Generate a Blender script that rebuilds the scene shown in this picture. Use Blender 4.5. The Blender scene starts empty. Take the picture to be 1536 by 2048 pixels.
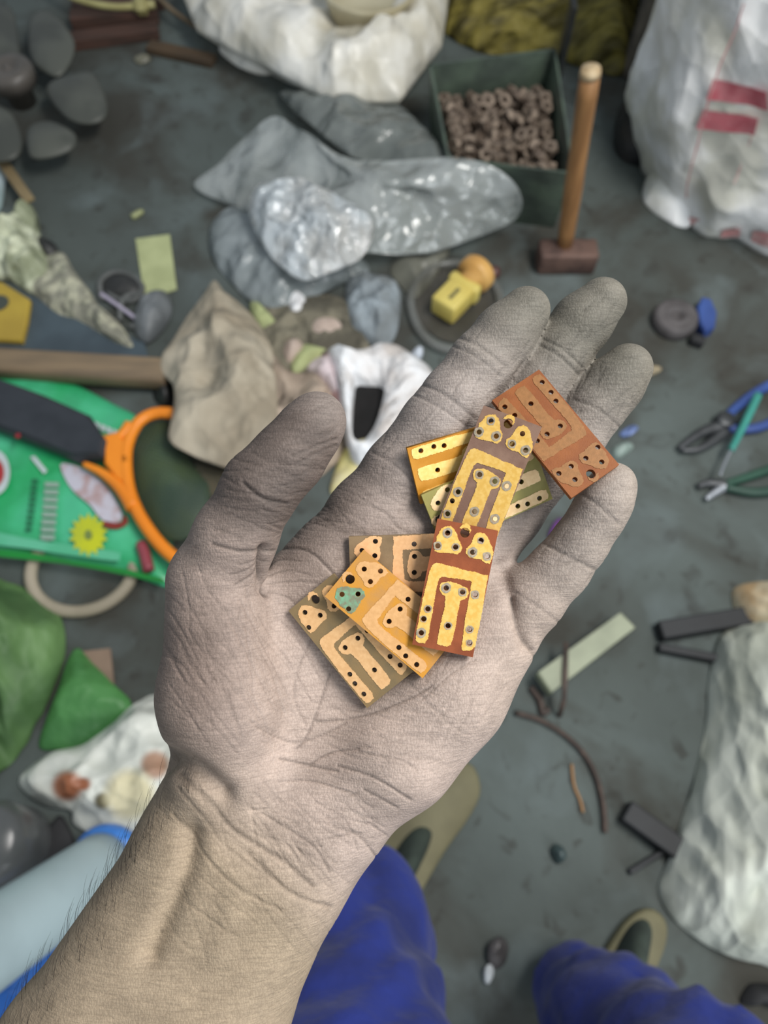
import bpy, bmesh, math, random
import numpy as np
from mathutils import Vector, Matrix, noise

sc = bpy.context.scene
C = sc.collection
R = math.radians

# ---------------------------------------------------------------- camera
FPX = 1490.0                       # focal length in pixels of the 1536x2048 frame
CAM_H, TILT = 1.35, R(25)
cam_d = bpy.data.cameras.new('camera')
cam_d.sensor_fit = 'VERTICAL'
cam_d.sensor_height = 36.0
cam_d.lens = FPX * 36.0 / 2048.0
cam_d.clip_start = 0.01
cam_d.dof.use_dof = True
cam_d.dof.focus_distance = 0.193
cam_d.dof.aperture_fstop = 26.2 / 1.75
cam = bpy.data.objects.new('camera', cam_d)
C.objects.link(cam)
cam.location = (0, 0, CAM_H)
cam.rotation_euler = (TILT, 0, 0)
sc.camera = cam
CM = Matrix.Translation((0, 0, CAM_H)) @ Matrix.Rotation(TILT, 4, 'X')

# ---------------------------------------------------------------- light
w = bpy.data.worlds.new('world')
sc.world = w
w.use_nodes = True
bg = w.node_tree.nodes['Background']
bg.inputs['Color'].default_value = (0.80, 0.90, 1.0, 1)
bg.inputs['Strength'].default_value = 0.40

def area(name, loc, target, size, size_y, power, col):
    l = bpy.data.lights.new(name, 'AREA')
    l.shape = 'RECTANGLE'
    l.size, l.size_y, l.energy, l.color = size, size_y, power, col
    o = bpy.data.objects.new(name, l)
    C.objects.link(o)
    o.location = loc
    o.rotation_euler = (Vector(target) - Vector(loc)).to_track_quat('-Z', 'Y').to_euler()
    return o
area('ceiling_lamp', (1.05, 0.45, 2.6), (0.1, 0.5, 0.6), 1.3, 0.5, 57, (1.0, 0.97, 0.93))
area('doorway_daylight', (2.1, -2.4, 1.8), (0.5, 1.4, 0.3), 1.4, 2.0, 52, (0.93, 0.97, 1.0))

sc.view_settings.view_transform = 'Standard'
sc.view_settings.look = 'None'
sc.view_settings.gamma = 1.0
sc.view_settings.use_curve_mapping = False
sc.view_settings.exposure = 0.0
sc.cycles.use_denoising = True
sc.cycles.use_adaptive_sampling = True
sc.cycles.adaptive_threshold = 0.03
sc.cycles.max_bounces = 5
sc.cycles.diffuse_bounces = 3
sc.cycles.transparent_max_bounces = 10

# ---------------------------------------------------------------- helpers
def s2l(c):
    return tuple(((x / 255) / 12.92 if x / 255 <= 0.04045 else ((x / 255 + 0.055) / 1.055) ** 2.4) for x in c)

def F(px, py, z=0.0):
    """the point at height z seen at picture position (px, py)"""
    d = CM.to_3x3() @ Vector(((px - 768) / FPX, (1024 - py) / FPX, -1))
    t = (z - CAM_H) / d.z
    return Vector((0, 0, CAM_H)) + d * t

def tag(o, label, cat, group=None, kind=None):
    if label: o['label'] = label
    if cat: o['category'] = cat
    if group: o['group'] = group
    if kind: o['kind'] = kind
    return o

def empty(name, loc, rz=0.0):
    o = bpy.data.objects.new(name, None)
    C.objects.link(o)
    o.empty_display_size = 0.02
    o.location = loc
    o.rotation_euler = (0, 0, rz)
    return o

def link(name, me, mat, parent=None, loc=(0, 0, 0), smooth=True):
    if mat is not None:
        me.materials.clear(); me.materials.append(mat)
    if smooth:
        me.polygons.foreach_set('use_smooth', [True] * len(me.polygons))
    o = bpy.data.objects.new(name, me)
    C.objects.link(o)
    o.location = loc
    if parent is not None: o.parent = parent
    return o

def mesh(name, verts, faces, mat, parent=None, smooth=True, own_origin=True):
    """verts are in world space for a top-level mesh, in the parent's space for a part"""
    me = bpy.data.meshes.new(name)
    loc = Vector((0, 0, 0))
    if parent is None and own_origin:
        v = np.array([tuple(p) for p in verts])
        loc = Vector((float(v[:, 0].mean()), float(v[:, 1].mean()), float(v[:, 2].min())))
        verts = [tuple(Vector(p) - loc) for p in verts]
    elif parent is not None:
        verts = [tuple(Vector(p) - parent.location) for p in verts] if parent.type == 'EMPTY' and not parent.rotation_euler.z and parent.parent is None else [tuple(p) for p in verts]
    else:
        verts = [tuple(p) for p in verts]
    me.from_pydata(verts, [], faces)
    me.update()
    return link(name, me, mat, parent, loc, smooth)

# ---------------------------------------------------------------- materials
MATS = {}
def mat(name, col, col2=None, scale=20.0, rough=0.7, metal=0.0, bump=0.0, bscale=60.0, trans=0.0,
        gloss_mix=None, detail=4.0, contrast=(0.4, 0.62), attr=None, coat=0.0, sheen=0.0, spec=None, stretch=None, crease=0.0, cscale=16.0):
    if name in MATS: return MATS[name]
    m = bpy.data.materials.new(name)
    m.use_nodes = True
    nt = m.node_tree; N = nt.nodes; L = nt.links
    p = N['Principled BSDF']
    p.inputs['Roughness'].default_value = rough
    p.inputs['Metallic'].default_value = metal
    p.inputs['Coat Weight'].default_value = coat
    if spec is not None: p.inputs['Specular IOR Level'].default_value = spec
    if sheen: p.inputs['Sheen Weight'].default_value = sheen
    tc = N.new('ShaderNodeTexCoord')
    vec = tc.outputs['Object']
    if stretch:
        mp = N.new('ShaderNodeMapping'); mp.inputs['Scale'].default_value = stretch
        L.new(vec, mp.inputs['Vector']); vec = mp.outputs['Vector']
    c1 = s2l(col) + (1,)
    if attr:
        a = N.new('ShaderNodeAttribute'); a.attribute_name = attr
        base = a.outputs['Color']
    elif col2 is not None:
        nz = N.new('ShaderNodeTexNoise'); nz.inputs['Scale'].default_value = scale; nz.inputs['Detail'].default_value = detail
        L.new(vec, nz.inputs['Vector'])
        rp = N.new('ShaderNodeValToRGB')
        rp.color_ramp.elements[0].position, rp.color_ramp.elements[1].position = contrast
        rp.color_ramp.elements[0].color = c1
        rp.color_ramp.elements[1].color = s2l(col2) + (1,)
        L.new(nz.outputs['Fac'], rp.inputs['Fac'])
        base = rp.outputs['Color']
    else:
        base = None
        p.inputs['Base Color'].default_value = c1
    if base is not None: L.new(base, p.inputs['Base Color'])
    if bump:
        nb = N.new('ShaderNodeTexNoise'); nb.inputs['Scale'].default_value = bscale; nb.inputs['Detail'].default_value = 5
        L.new(vec, nb.inputs['Vector'])
        b = N.new('ShaderNodeBump'); b.inputs['Strength'].default_value = bump; b.inputs['Distance'].default_value = 0.01
        L.new(nb.outputs['Fac'], b.inputs['Height']); L.new(b.outputs['Normal'], p.inputs['Normal'])
    if crease:
        # sharp fold lines: cell pattern pulled about by noise
        dn = N.new('ShaderNodeTexNoise'); dn.inputs['Scale'].default_value = cscale * 0.35; dn.inputs['Detail'].default_value = 3
        L.new(vec, dn.inputs['Vector'])
        va = N.new('ShaderNodeVectorMath'); va.operation = 'MULTIPLY_ADD'
        L.new(dn.outputs['Color'], va.inputs[0]); va.inputs[1].default_value = (0.12,) * 3; L.new(vec, va.inputs[2])
        prev = p.inputs['Normal'].links[0].from_socket if p.inputs['Normal'].links else None
        for sc2, st in ((cscale, crease), (cscale * 2.4, crease * 0.7)):
            vv = N.new('ShaderNodeTexVoronoi'); vv.inputs['Scale'].default_value = sc2
            L.new(va.outputs['Vector'], vv.inputs['Vector'])
            b2 = N.new('ShaderNodeBump'); b2.inputs['Strength'].default_value = st; b2.inputs['Distance'].default_value = 0.35 / sc2
            L.new(vv.outputs['Distance'], b2.inputs['Height'])
            if prev is not None: L.new(prev, b2.inputs['Normal'])
            prev = b2.outputs['Normal']
        L.new(prev, p.inputs['Normal'])
    if trans:
        tr = N.new('ShaderNodeBsdfTransparent')
        mx = N.new('ShaderNodeMixShader'); mx.inputs['Fac'].default_value = trans
        out = N['Material Output']
        L.new(p.outputs['BSDF'], mx.inputs[1]); L.new(tr.outputs['BSDF'], mx.inputs[2]); L.new(mx.outputs['Shader'], out.inputs['Surface'])
    MATS[name] = m
    return m

# ---------------------------------------------------------------- geometry builders
def catmull(pts, n, closed=True):
    pts = [Vector(p) for p in pts]
    m = len(pts); out = []
    segs = m if closed else m - 1
    lens = [max((pts[(i + 1) % m] - pts[i]).length, 1e-9) for i in range(segs)]
    tot = sum(lens)
    for k in range(n):
        s = tot * k / (n if closed else n - 1)
        i = 0
        while i < segs - 1 and s > lens[i]:
            s -= lens[i]; i += 1
        t = min(1, s / lens[i])
        if closed: p0, p1, p2, p3 = pts[i - 1], pts[i], pts[(i + 1) % m], pts[(i + 2) % m]
        else: p0, p1, p2, p3 = pts[max(i - 1, 0)], pts[i], pts[i + 1], pts[min(i + 2, m - 1)]
        out.append(0.5 * ((2 * p1) + (p2 - p0) * t + (2 * p0 - 5 * p1 + 4 * p2 - p3) * t * t + (3 * p1 - p0 - 3 * p2 + p3) * t ** 3))
    return out

def ridge(p, sc_, seed):
    a = noise.noise(Vector((p[0] * sc_ + seed, p[1] * sc_ - seed * 1.7, p[2] * sc_ + 3.1)))
    b = noise.noise(Vector((p[0] * sc_ * 2.3 - seed, p[1] * sc_ * 2.3 + seed, 7.7)))
    return (1 - 2 * abs(a)) * 0.7 + (1 - 2 * abs(b)) * 0.3 - 0.35

def facets(p, sc_, seed):
    """sharp creases as in crumpled paper or film"""
    q = Vector((p[0] * sc_ + seed * 3.3, p[1] * sc_ - seed, seed))
    d, _ = noise.voronoi(q)
    d2, _ = noise.voronoi(q * 2.1 + Vector((4, 1, 2)))
    return (d[0] - 0.45) * 1.0 + (d2[0] - 0.45) * 0.45

def pillow(name, px, material, h=0.05, z0=0.0, p=2.2, q=0.8, amp=0.02, scale=9.0, seed=1.0, edge=0.004,
           lift=0.0, nb=96, nr=22, center=None, parent=None, sharp=False, cr=0.5, aniso=(1, 1), rot=0.0, film=False):
    """a soft solid (bag, rag, crumpled sheet) or a draped film inside the outline given as it is seen;
    outline points are (px, py) on height z0 or (px, py, height)"""
    pts = [F(v[0], v[1], v[2] if len(v) > 2 else z0) for v in px]
    if sharp:
        b = []
        m = len(pts); per = max(1, nb // m)
        for i in range(m):
            for k in range(per): b.append(pts[i].lerp(pts[(i + 1) % m], k / per))
    else:
        b = catmull(pts, nb)
    n = len(b)
    zm = sum(v.z for v in b) / n
    c = sum(b, Vector()) / n if center is None else F(center[0], center[1], center[2] if len(center) > 2 else zm)
    ca, sa = math.cos(rot), math.sin(rot)
    V, Fc = [], []
    def zz(P, r):
        k = max(0.0, 1 - r ** p) ** q
        N_ = Vector(((P.x * ca + P.y * sa) * aniso[0], (-P.x * sa + P.y * ca) * aniso[1], P.z))
        f = (ridge(N_, scale, seed) * (1 - cr) + facets(N_, scale * 0.9, seed) * cr) * amp
        e = lift * (0.5 + 0.5 * noise.noise(Vector((P.x * 5, P.y * 5, seed)))) * r ** 4
        return P.z + edge + max(0.0, h * k + f * (0.3 + 0.7 * min(1, 1.8 * (1 - r))) + e)
    V.append(Vector((c.x, c.y, zz(c, 0))))
    for j in range(1, nr + 1):
        r = j / nr
        r = 1 - (1 - r) ** 1.25
        for i in range(n):
            P = c.lerp(b[i], r)
            w_ = (1 - r) * r * 0.06
            P = P + Vector((noise.noise(P * 11), noise.noise(P * 11 + Vector((5, 5, 5))), 0)) * w_
            V.append(Vector((P.x, P.y, zz(P, r))))
    for i in range(n): Fc.append((0, 1 + i, 1 + (i + 1) % n))
    for j in range(nr - 1):
        a = 1 + j * n; d = a + n
        for i in range(n):
            k = (i + 1) % n
            Fc.append((a + i, d + i, d + k, a + k))
    last = 1 + (nr - 1) * n
    base = len(V)
    if film:
        top_f = list(Fc)
        V += [Vector((v.x, v.y, v.z - min(edge, 0.002))) for v in V]
        Fc += [tuple(i + base for i in f)[::-1] for f in top_f]
        for i in range(n):
            k = (i + 1) % n
            Fc.append((last + i, base + last + i, base + last + k, last + k))
    else:
        for i in range(n):
            t = V[last + i]
            V.append(Vector((t.x, t.y, z0 if b[i].z > z0 + 1e-5 else max(z0, t.z - edge))))
        V.append(Vector((c.x, c.y, z0)))
        bc = len(V) - 1
        for i in range(n):
            k = (i + 1) % n
            Fc.append((last + i, base + i, base + k, last + k))
            Fc.append((base + i, bc, base + k))
    return mesh(name, V, Fc, material, parent)

def tube(pts, radii, seg=12, cap=True, flat=1.0):
    pts = [Vector(p) for p in pts]
    if not isinstance(radii, (list, tuple)): radii = [radii] * len(pts)
    V, Fc = [], []
    prev = None
    for i, p in enumerate(pts):
        t = (pts[min(i + 1, len(pts) - 1)] - pts[max(i - 1, 0)]).normalized()
        if prev is None:
            up = Vector((0, 0, 1)) if abs(t.z) < 0.95 else Vector((1, 0, 0))
            nx = t.cross(up).normalized()
        else:
            nx = (prev - t * prev.dot(t)).normalized()
        prev = nx
        ny = nx.cross(t)
        for k in range(seg):
            a = 2 * math.pi * k / seg
            V.append(p + nx * math.cos(a) * radii[i] + ny * math.sin(a) * radii[i] * flat)
    for i in range(len(pts) - 1):
        for k in range(seg):
            k2 = (k + 1) % seg
            Fc.append((i * seg + k, i * seg + k2, (i + 1) * seg + k2, (i + 1) * seg + k))
    if cap:
        Fc.append(tuple(range(seg))[::-1])
        Fc.append(tuple((len(pts) - 1) * seg + k for k in range(seg)))
    return V, Fc

def lathe(profile, seg=32, origin=(0, 0, 0), axis=None):
    """profile of (radius, height); axis: matrix or None"""
    V, Fc = [], []
    o = Vector(origin)
    for r, z in profile:
        for k in range(seg):
            a = 2 * math.pi * k / seg
            v = Vector((r * math.cos(a), r * math.sin(a), z))
            if axis is not None: v = axis @ v
            V.append(o + v)
    for i in range(len(profile) - 1):
        for k in range(seg):
            k2 = (k + 1) % seg
            Fc.append((i * seg + k, i * seg + k2, (i + 1) * seg + k2, (i + 1) * seg + k))
    if profile[0][0] > 1e-6: Fc.append(tuple(range(seg))[::-1])
    if profile[-1][0] > 1e-6: Fc.append(tuple((len(profile) - 1) * seg + k for k in range(seg)))
    return V, Fc

def prism(pts, h, bev=0.0):
    """vertical prism over floor points (each may have its own z), height h"""
    n = len(pts)
    pts = [Vector(p) for p in pts]
    c = sum(pts, Vector()) / n
    V, Fc = [], []
    rings = [(0, 0)] if not bev else [(0, 0)]
    lv = [(1.0, 0.0), (1.0, h)] if not bev else [(1.0, 0.0), (1.0, h - bev), ('b', h)]
    for s, z in lv:
        for p in pts:
            q = p if s != 'b' else p + (c - p).normalized() * bev
            V.append(Vector((q.x, q.y, q.z + z)))
    for j in range(len(lv) - 1):
        for i in range(n):
            k = (i + 1) % n
            Fc.append((j * n + i, j * n + k, (j + 1) * n + k, (j + 1) * n + i))
    Fc.append(tuple(range(n))[::-1])
    Fc.append(tuple((len(lv) - 1) * n + i for i in range(n)))
    return V, Fc

def add(A, B):
    n = len(A[0])
    A[0].extend(B[0]); A[1].extend([tuple(i + n for i in f) for f in B[1]])
    return A

def boxm(c, sx, sy, sz, rot=None, bev=0.0):
    """box with slightly bevelled edges, centred at c"""
    bm = bmesh.new()
    bmesh.ops.create_cube(bm, size=1)
    bmesh.ops.scale(bm, vec=(sx, sy, sz), verts=bm.verts)
    if bev: bmesh.ops.bevel(bm, geom=list(bm.edges), offset=bev, segments=2, affect='EDGES', profile=0.5)
    V = [v.co.copy() for v in bm.verts]
    bm.verts.ensure_lookup_table()
    Fc = [tuple(v.index for v in f.verts) for f in bm.faces]
    bm.free()
    if rot is not None: V = [rot @ v for v in V]
    c = Vector(c)
    return [v + c for v in V], Fc

def RZ(a): return Matrix.Rotation(a, 3, 'Z')

# smooth signed-distance modelling (bodies, cloth) --------------------------------
class Field:
    def __init__(self, lo, hi, h):
        self.lo, self.h = np.array(lo, np.float32), h
        n = [int(math.ceil((b - a) / h)) + 1 for a, b in zip(lo, hi)]
        self.X = (np.arange(n[0], dtype=np.float32) * h + lo[0])[:, None, None]
        self.Y = (np.arange(n[1], dtype=np.float32) * h + lo[1])[None, :, None]
        self.Z = (np.arange(n[2], dtype=np.float32) * h + lo[2])[None, None, :]
        self.n = n
    def box(self, lo, hi):
        sl = []
        for i in range(3):
            a = int(max(0, math.floor((lo[i] - self.lo[i]) / self.h))); b = int(min(self.n[i], math.ceil((hi[i] - self.lo[i]) / self.h) + 1))
            sl.append(slice(a, max(b, a + 1)))
        return tuple(sl)
    def cone(self, a, b, ra, rb, sl):
        a = np.array(a, np.float32); d = np.array(b, np.float32) - a
        L = float(d @ d) + 1e-9
        px, py, pz = self.X[sl[0]] - a[0], self.Y[:, sl[1]] - a[1], self.Z[:, :, sl[2]] - a[2]
        t = np.clip((px * d[0] + py * d[1] + pz * d[2]) / L, 0, 1)
        return np.sqrt((px - t * d[0]) ** 2 + (py - t * d[1]) ** 2 + (pz - t * d[2]) ** 2) - (ra + t * (rb - ra))
    def chain(self, pts, k=0.3, margin=None):
        """distance to a chain of joints with radii; far away it is only a large number"""
        m = 1.4 * (k + 1.0) * (10 * self.h) if margin is None else margin
        f = np.full(self.n, 9.0, np.float32)
        for (a, ra), (b, rb) in zip(pts[:-1], pts[1:]):
            r = max(ra, rb) + m
            sl = self.box([min(x, y) - r for x, y in zip(a, b)], [max(x, y) + r for x, y in zip(a, b)])
            f[sl] = smin(f[sl], self.cone(a, b, ra, rb, sl), k)
        return f
    def join(self, f, g, k):
        act = np.argwhere(g.min(axis=(1, 2)) < 8)[:, 0]; bct = np.argwhere(g.min(axis=(0, 2)) < 8)[:, 0]
        sl = (slice(act[0], act[-1] + 1), slice(bct[0], bct[-1] + 1))
        f[sl] = smin(f[sl], g[sl], k)
        return f

def smin(a, b, k):
    h = np.clip(0.5 + 0.5 * (b - a) / k, 0, 1)
    return b + (a - b) * h - k * h * (1 - h)

def smax(a, b, k):
    return -smin(-a, -b, k)

def nets(fld, f):
    """naive surface nets: vertices (n,3) and quads"""
    s = f < 0
    nx, ny, nz = f.shape
    cnt = np.zeros((nx - 1, ny - 1, nz - 1), np.uint8)
    for dx in (0, 1):
        for dy in (0, 1):
            for dz in (0, 1):
                cnt += s[dx:nx - 1 + dx, dy:ny - 1 + dy, dz:nz - 1 + dz]
    act = (cnt > 0) & (cnt < 8)
    ci = np.argwhere(act)
    idx = -np.ones(act.shape, np.int64)
    idx[act] = np.arange(len(ci))
    acc = np.zeros((len(ci), 3)); num = np.zeros(len(ci))
    corners = [(x, y, z) for x in (0, 1) for y in (0, 1) for z in (0, 1)]
    val = {c: f[ci[:, 0] + c[0], ci[:, 1] + c[1], ci[:, 2] + c[2]] for c in corners}
    for c in corners:
        for ax in range(3):
            if c[ax] == 0:
                d = list(c); d[ax] = 1; d = tuple(d)
                va, vb = val[c], val[d]
                m = (va < 0) != (vb < 0)
                t = np.where(m, va / np.where(m, va - vb, 1), 0)
                P = np.array(c, float)[None, :].repeat(len(ci), 0)
                P[:, ax] += t
                acc[m] += P[m]; num[m] += 1
    V = (ci + acc / num[:, None]) * fld.h + fld.lo[None, :]
    quads = []
    for ax in range(3):
        o = [a for a in range(3) if a != ax]
        sl0 = [slice(None)] * 3; sl1 = [slice(None)] * 3
        sl0[ax] = slice(0, -1); sl1[ax] = slice(1, None)
        A = s[tuple(sl0)]; B = s[tuple(sl1)]
        ch = np.argwhere(A != B)
        ok = (ch[:, o[0]] > 0) & (ch[:, o[1]] > 0) & (ch[:, o[0]] < f.shape[o[0]] - 1) & (ch[:, o[1]] < f.shape[o[1]] - 1)
        ch = ch[ok]
        ins = A[ch[:, 0], ch[:, 1], ch[:, 2]]
        def cell(d0, d1):
            q = ch.copy(); q[:, o[0]] -= d0; q[:, o[1]] -= d1
            return idx[q[:, 0], q[:, 1], q[:, 2]]
        Q = np.stack([cell(1, 1), cell(0, 1), cell(0, 0), cell(1, 0)], 1)
        flip = ins if ax != 1 else ~ins
        Q[~flip] = Q[~flip][:, ::-1]
        quads.append(Q)
    return V, np.concatenate(quads)

def relax(V, Q, n=2, f=0.5):
    """smooth out voxel steps"""
    E = np.concatenate([Q[:, [i, (i + 1) % 4]] for i in range(4)])
    deg = np.bincount(E.ravel(), minlength=len(V)).astype(float)
    for _ in range(n):
        S = np.stack([np.bincount(E[:, 0], V[E[:, 1], k], len(V)) + np.bincount(E[:, 1], V[E[:, 0], k], len(V)) for k in range(3)], 1)
        V = V + f * (S / np.maximum(deg, 1)[:, None] - V)
    return V

def npmesh(name, V, Q):
    me = bpy.data.meshes.new(name)
    me.vertices.add(len(V)); me.vertices.foreach_set('co', np.asarray(V, np.float32).ravel())
    k = Q.shape[1]
    me.loops.add(Q.size); me.loops.foreach_set('vertex_index', Q.astype(np.int32).ravel())
    me.polygons.add(len(Q)); me.polygons.foreach_set('loop_start', np.arange(0, Q.size, k, dtype=np.int32))
    me.update(calc_edges=True); me.validate()
    return me

def subdivide(V, Q):
    """one Catmull-Clark step on a quad mesh"""
    nv, nf = len(V), len(Q)
    fp = V[Q].mean(1)
    E = np.concatenate([Q[:, [i, (i + 1) % 4]] for i in range(4)])
    Es = np.sort(E, 1)
    key = Es[:, 0] * nv + Es[:, 1]
    uk, inv = np.unique(key, return_inverse=True)
    inv = inv.ravel()
    ue = np.stack([uk // nv, uk % nv], 1)
    mid = V[ue].mean(1)
    fidx = np.tile(np.arange(nf), 4)
    cnt = np.bincount(inv, minlength=len(ue))
    fs = np.stack([np.bincount(inv, fp[fidx, k], len(ue)) for k in range(3)], 1)
    ep = np.where((cnt == 2)[:, None], (mid + fs / np.maximum(cnt, 1)[:, None]) / 2, mid)
    val = np.bincount(Q.ravel(), minlength=nv)
    Fm = np.stack([np.bincount(Q.ravel(), np.repeat(fp[:, k], 4), nv) for k in range(3)], 1) / np.maximum(val, 1)[:, None]
    ec = np.bincount(ue.ravel(), minlength=nv)
    Rm = np.stack([np.bincount(ue.ravel(), np.repeat(mid[:, k], 2), nv) for k in range(3)], 1) / np.maximum(ec, 1)[:, None]
    n = val[:, None].astype(float)
    VP = np.where((val == ec)[:, None] & (n > 2), (Fm + 2 * Rm + (n - 3) * V) / np.maximum(n, 1), V)
    e = inv.reshape(4, nf).T + nv
    fI = np.arange(nf) + nv + len(ue)
    NQ = np.concatenate([np.stack([Q[:, i], e[:, i], fI, e[:, i - 1]], 1) for i in range(4)])
    return np.concatenate([VP, ep, fp]), NQ

def vcol(me, name, rgb):
    a = me.attributes.new(name, 'FLOAT_COLOR', 'POINT')
    d = np.ones((len(me.vertices), 4), np.float32); d[:, :3] = rgb
    a.data.foreach_set('color', d.ravel())
# ================================================================ the workshop floor
def floor_material():
    m = mat('concrete', (92, 101, 98), (74, 80, 76), scale=2.2, rough=0.85, bump=0.25, bscale=35, detail=8, contrast=(0.35, 0.65))
    nt = m.node_tree; N = nt.nodes; L = nt.links
    p = N['Principled BSDF']
    old = p.inputs['Base Color'].links[0].from_socket
    tc = [n for n in N if n.type == 'TEX_COORD'][0]
    def layer(prev, scale, col, lo, hi, seed, fac):
        mp = N.new('ShaderNodeMapping'); mp.inputs['Location'].default_value = (seed, seed * 0.7, 0)
        n = N.new('ShaderNodeTexNoise'); n.inputs['Scale'].default_value = scale; n.inputs['Detail'].default_value = 5; n.inputs['Distortion'].default_value = 0.6
        L.new(tc.outputs['Object'], mp.inputs['Vector']); L.new(mp.outputs['Vector'], n.inputs['Vector'])
        r = N.new('ShaderNodeMapRange'); r.inputs['From Min'].default_value = lo; r.inputs['From Max'].default_value = hi; r.inputs['To Max'].default_value = fac
        L.new(n.outputs['Fac'], r.inputs['Value'])
        mx = N.new('ShaderNodeMix'); mx.data_type = 'RGBA'
        L.new(r.outputs['Result'], mx.inputs[0]); L.new(prev, mx.inputs[6]); mx.inputs[7].default_value = s2l(col) + (1,)
        return mx.outputs[2]
    c = layer(old, 3.2, (54, 49, 40), 0.47, 0.62, 3.1, 0.75)
    c = layer(c, 26.0, (50, 47, 41), 0.60, 0.70, 5.7, 0.6)
    c = layer(c, 5.0, (106, 117, 117), 0.54, 0.70, 8.4, 0.6)
    c = layer(c, 11.0, (48, 45, 40), 0.6, 0.72, 1.3, 0.6)
    L.new(c, p.inputs['Base Color'])
    return m
fl = mesh('floor', [(-5, -4, 0), (5, -4, 0), (5, 7, 0), (-5, 7, 0)], [(0, 1, 2, 3)], floor_material(), smooth=False, own_origin=False)
fl['kind'] = 'structure'

def paint(o, base, spots, name):
    """stains of their own shape: spots = (px, py, radius px, colour)"""
    me = o.data
    n = len(me.vertices)
    c = np.zeros(n * 3, np.float32); me.vertices.foreach_get('co', c); c = c.reshape(-1, 3) + np.array(o.location)[None]
    inv = np.array(CM.inverted())
    q = c @ inv[:3, :3].T + inv[:3, 3]
    P = np.stack([768 + FPX * q[:, 0] / -q[:, 2], 1024 - FPX * q[:, 1] / -q[:, 2]], 1)
    rgb = np.tile(np.array(s2l(base)), (n, 1))
    for x, y, r, col in spots:
        wgt = np.clip(1.6 - 1.6 * (np.hypot(P[:, 0] - x, P[:, 1] - y) / r) ** 2, 0, 1)[:, None]
        rgb = rgb + (np.array(s2l(col)) - rgb) * wgt
    vcol(me, name, rgb)

# ---------------------------------------------------------------- big sacks
WOVEN = mat('woven_white', (252, 252, 250), (222, 220, 206), scale=6, rough=0.7, bump=0.3, bscale=18, detail=7, contrast=(0.45, 0.62), crease=0.5, cscale=7)
REDP = mat('red_print', (204, 104, 114), (214, 130, 136), scale=30, rough=0.75)
PINKP = mat('pink_print', (214, 150, 148), (220, 180, 176), scale=30, rough=0.75)
SX, SY, SR = 1.0, 1.65, 0.385
def sack_pt(th, z, off=0.0):
    k = 1 + 0.05 * math.sin(z * 4.0) - 0.10 * max(0, 0.12 - z) / 0.12
    r = SR * k + 0.026 * noise.noise(Vector((math.cos(th) * 3, math.sin(th) * 3, z * 6))) + 0.02 * facets((th * 0.8, z * 1.3, 0), 5, 4)
    return Vector((SX + (r + off) * math.cos(th), SY + (r + off) * math.sin(th) , z))
sk = empty('woven_sack', (SX, SY, 0))
tag(sk, 'tall white woven sack with two red printed bars, standing at the right', 'sack')
V, Fc = [], []
NT, NZ = 220, 64
for j in range(NZ):
    z = 0.95 * j / (NZ - 1)
    for i in range(NT): V.append(sack_pt(2 * math.pi * i / NT, z))
for j in range(NZ - 1):
    for i in range(NT):
        k = (i + 1) % NT
        Fc.append((j * NT + i, j * NT + k, (j + 1) * NT + k, (j + 1) * NT + i))
Fc.append(tuple(range(NT))[::-1]); Fc.append(tuple((NZ - 1) * NT + i for i in range(NT)))
mesh('sack_body', V, Fc, WOVEN, sk)
def sack_hit(px, py):
    d = CM.to_3x3() @ Vector(((px - 768) / FPX, (1024 - py) / FPX, -1)); o = Vector((0, 0, CAM_H))
    a = d.x ** 2 + d.y ** 2; b = 2 * ((o.x - SX) * d.x + (o.y - SY) * d.y); c = (o.x - SX) ** 2 + (o.y - SY) ** 2 - (SR + 0.005) ** 2
    t = (-b - math.sqrt(max(0, b * b - 4 * a * c))) / (2 * a)
    p = o + d * t
    return math.atan2(p.y - SY, p.x - SX), p.z
def sack_patch(name, quad, m, n=10):
    h = [sack_hit(*q) for q in quad]
    V, Fc = [], []
    for j in range(n + 1):
        for i in range(n + 1):
            u, v = i / n, j / n
            th = (h[0][0] * (1 - u) + h[1][0] * u) * (1 - v) + (h[3][0] * (1 - u) + h[2][0] * u) * v
            z = (h[0][1] * (1 - u) + h[1][1] * u) * (1 - v) + (h[3][1] * (1 - u) + h[2][1] * u) * v
            V.append(sack_pt(th, z, 0.007))
    for j in range(n):
        for i in range(n): Fc.append((j * (n + 1) + i, j * (n + 1) + i + 1, (j + 1) * (n + 1) + i + 1, (j + 1) * (n + 1) + i))
    return mesh(name, V, Fc, m, sk)
sack_patch('printed_bar', [(1450, 146), (1550, 166), (1550, 206), (1436, 186)], REDP)
sack_patch('printed_bar', [(1428, 208), (1526, 226), (1512, 266), (1412, 246)], REDP)
sack_patch('printed_line', [(1502, 0), (1505, 0), (1370, 400), (1367, 400)], PINKP, 24)
sack_patch('printed_line', [(1506, 265), (1508, 265), (1478, 356), (1476, 356)], PINKP)
for q in ([(1362, 445), (1408, 452), (1400, 474), (1368, 464)], [(1440, 470), (1475, 468), (1470, 498), (1432, 490)], [(1500, 478), (1540, 474), (1540, 508), (1496, 504)]):
    sack_patch('printed_mark', q, PINKP)
o = pillow('sack_flap', [(1284, 390), (1300, 340), (1322, 318), (1345, 330), (1362, 400), (1380, 450), (1350, 452), (1300, 420)], WOVEN, h=0.05, amp=0.012, scale=10, seed=3.3, parent=sk)

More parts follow.
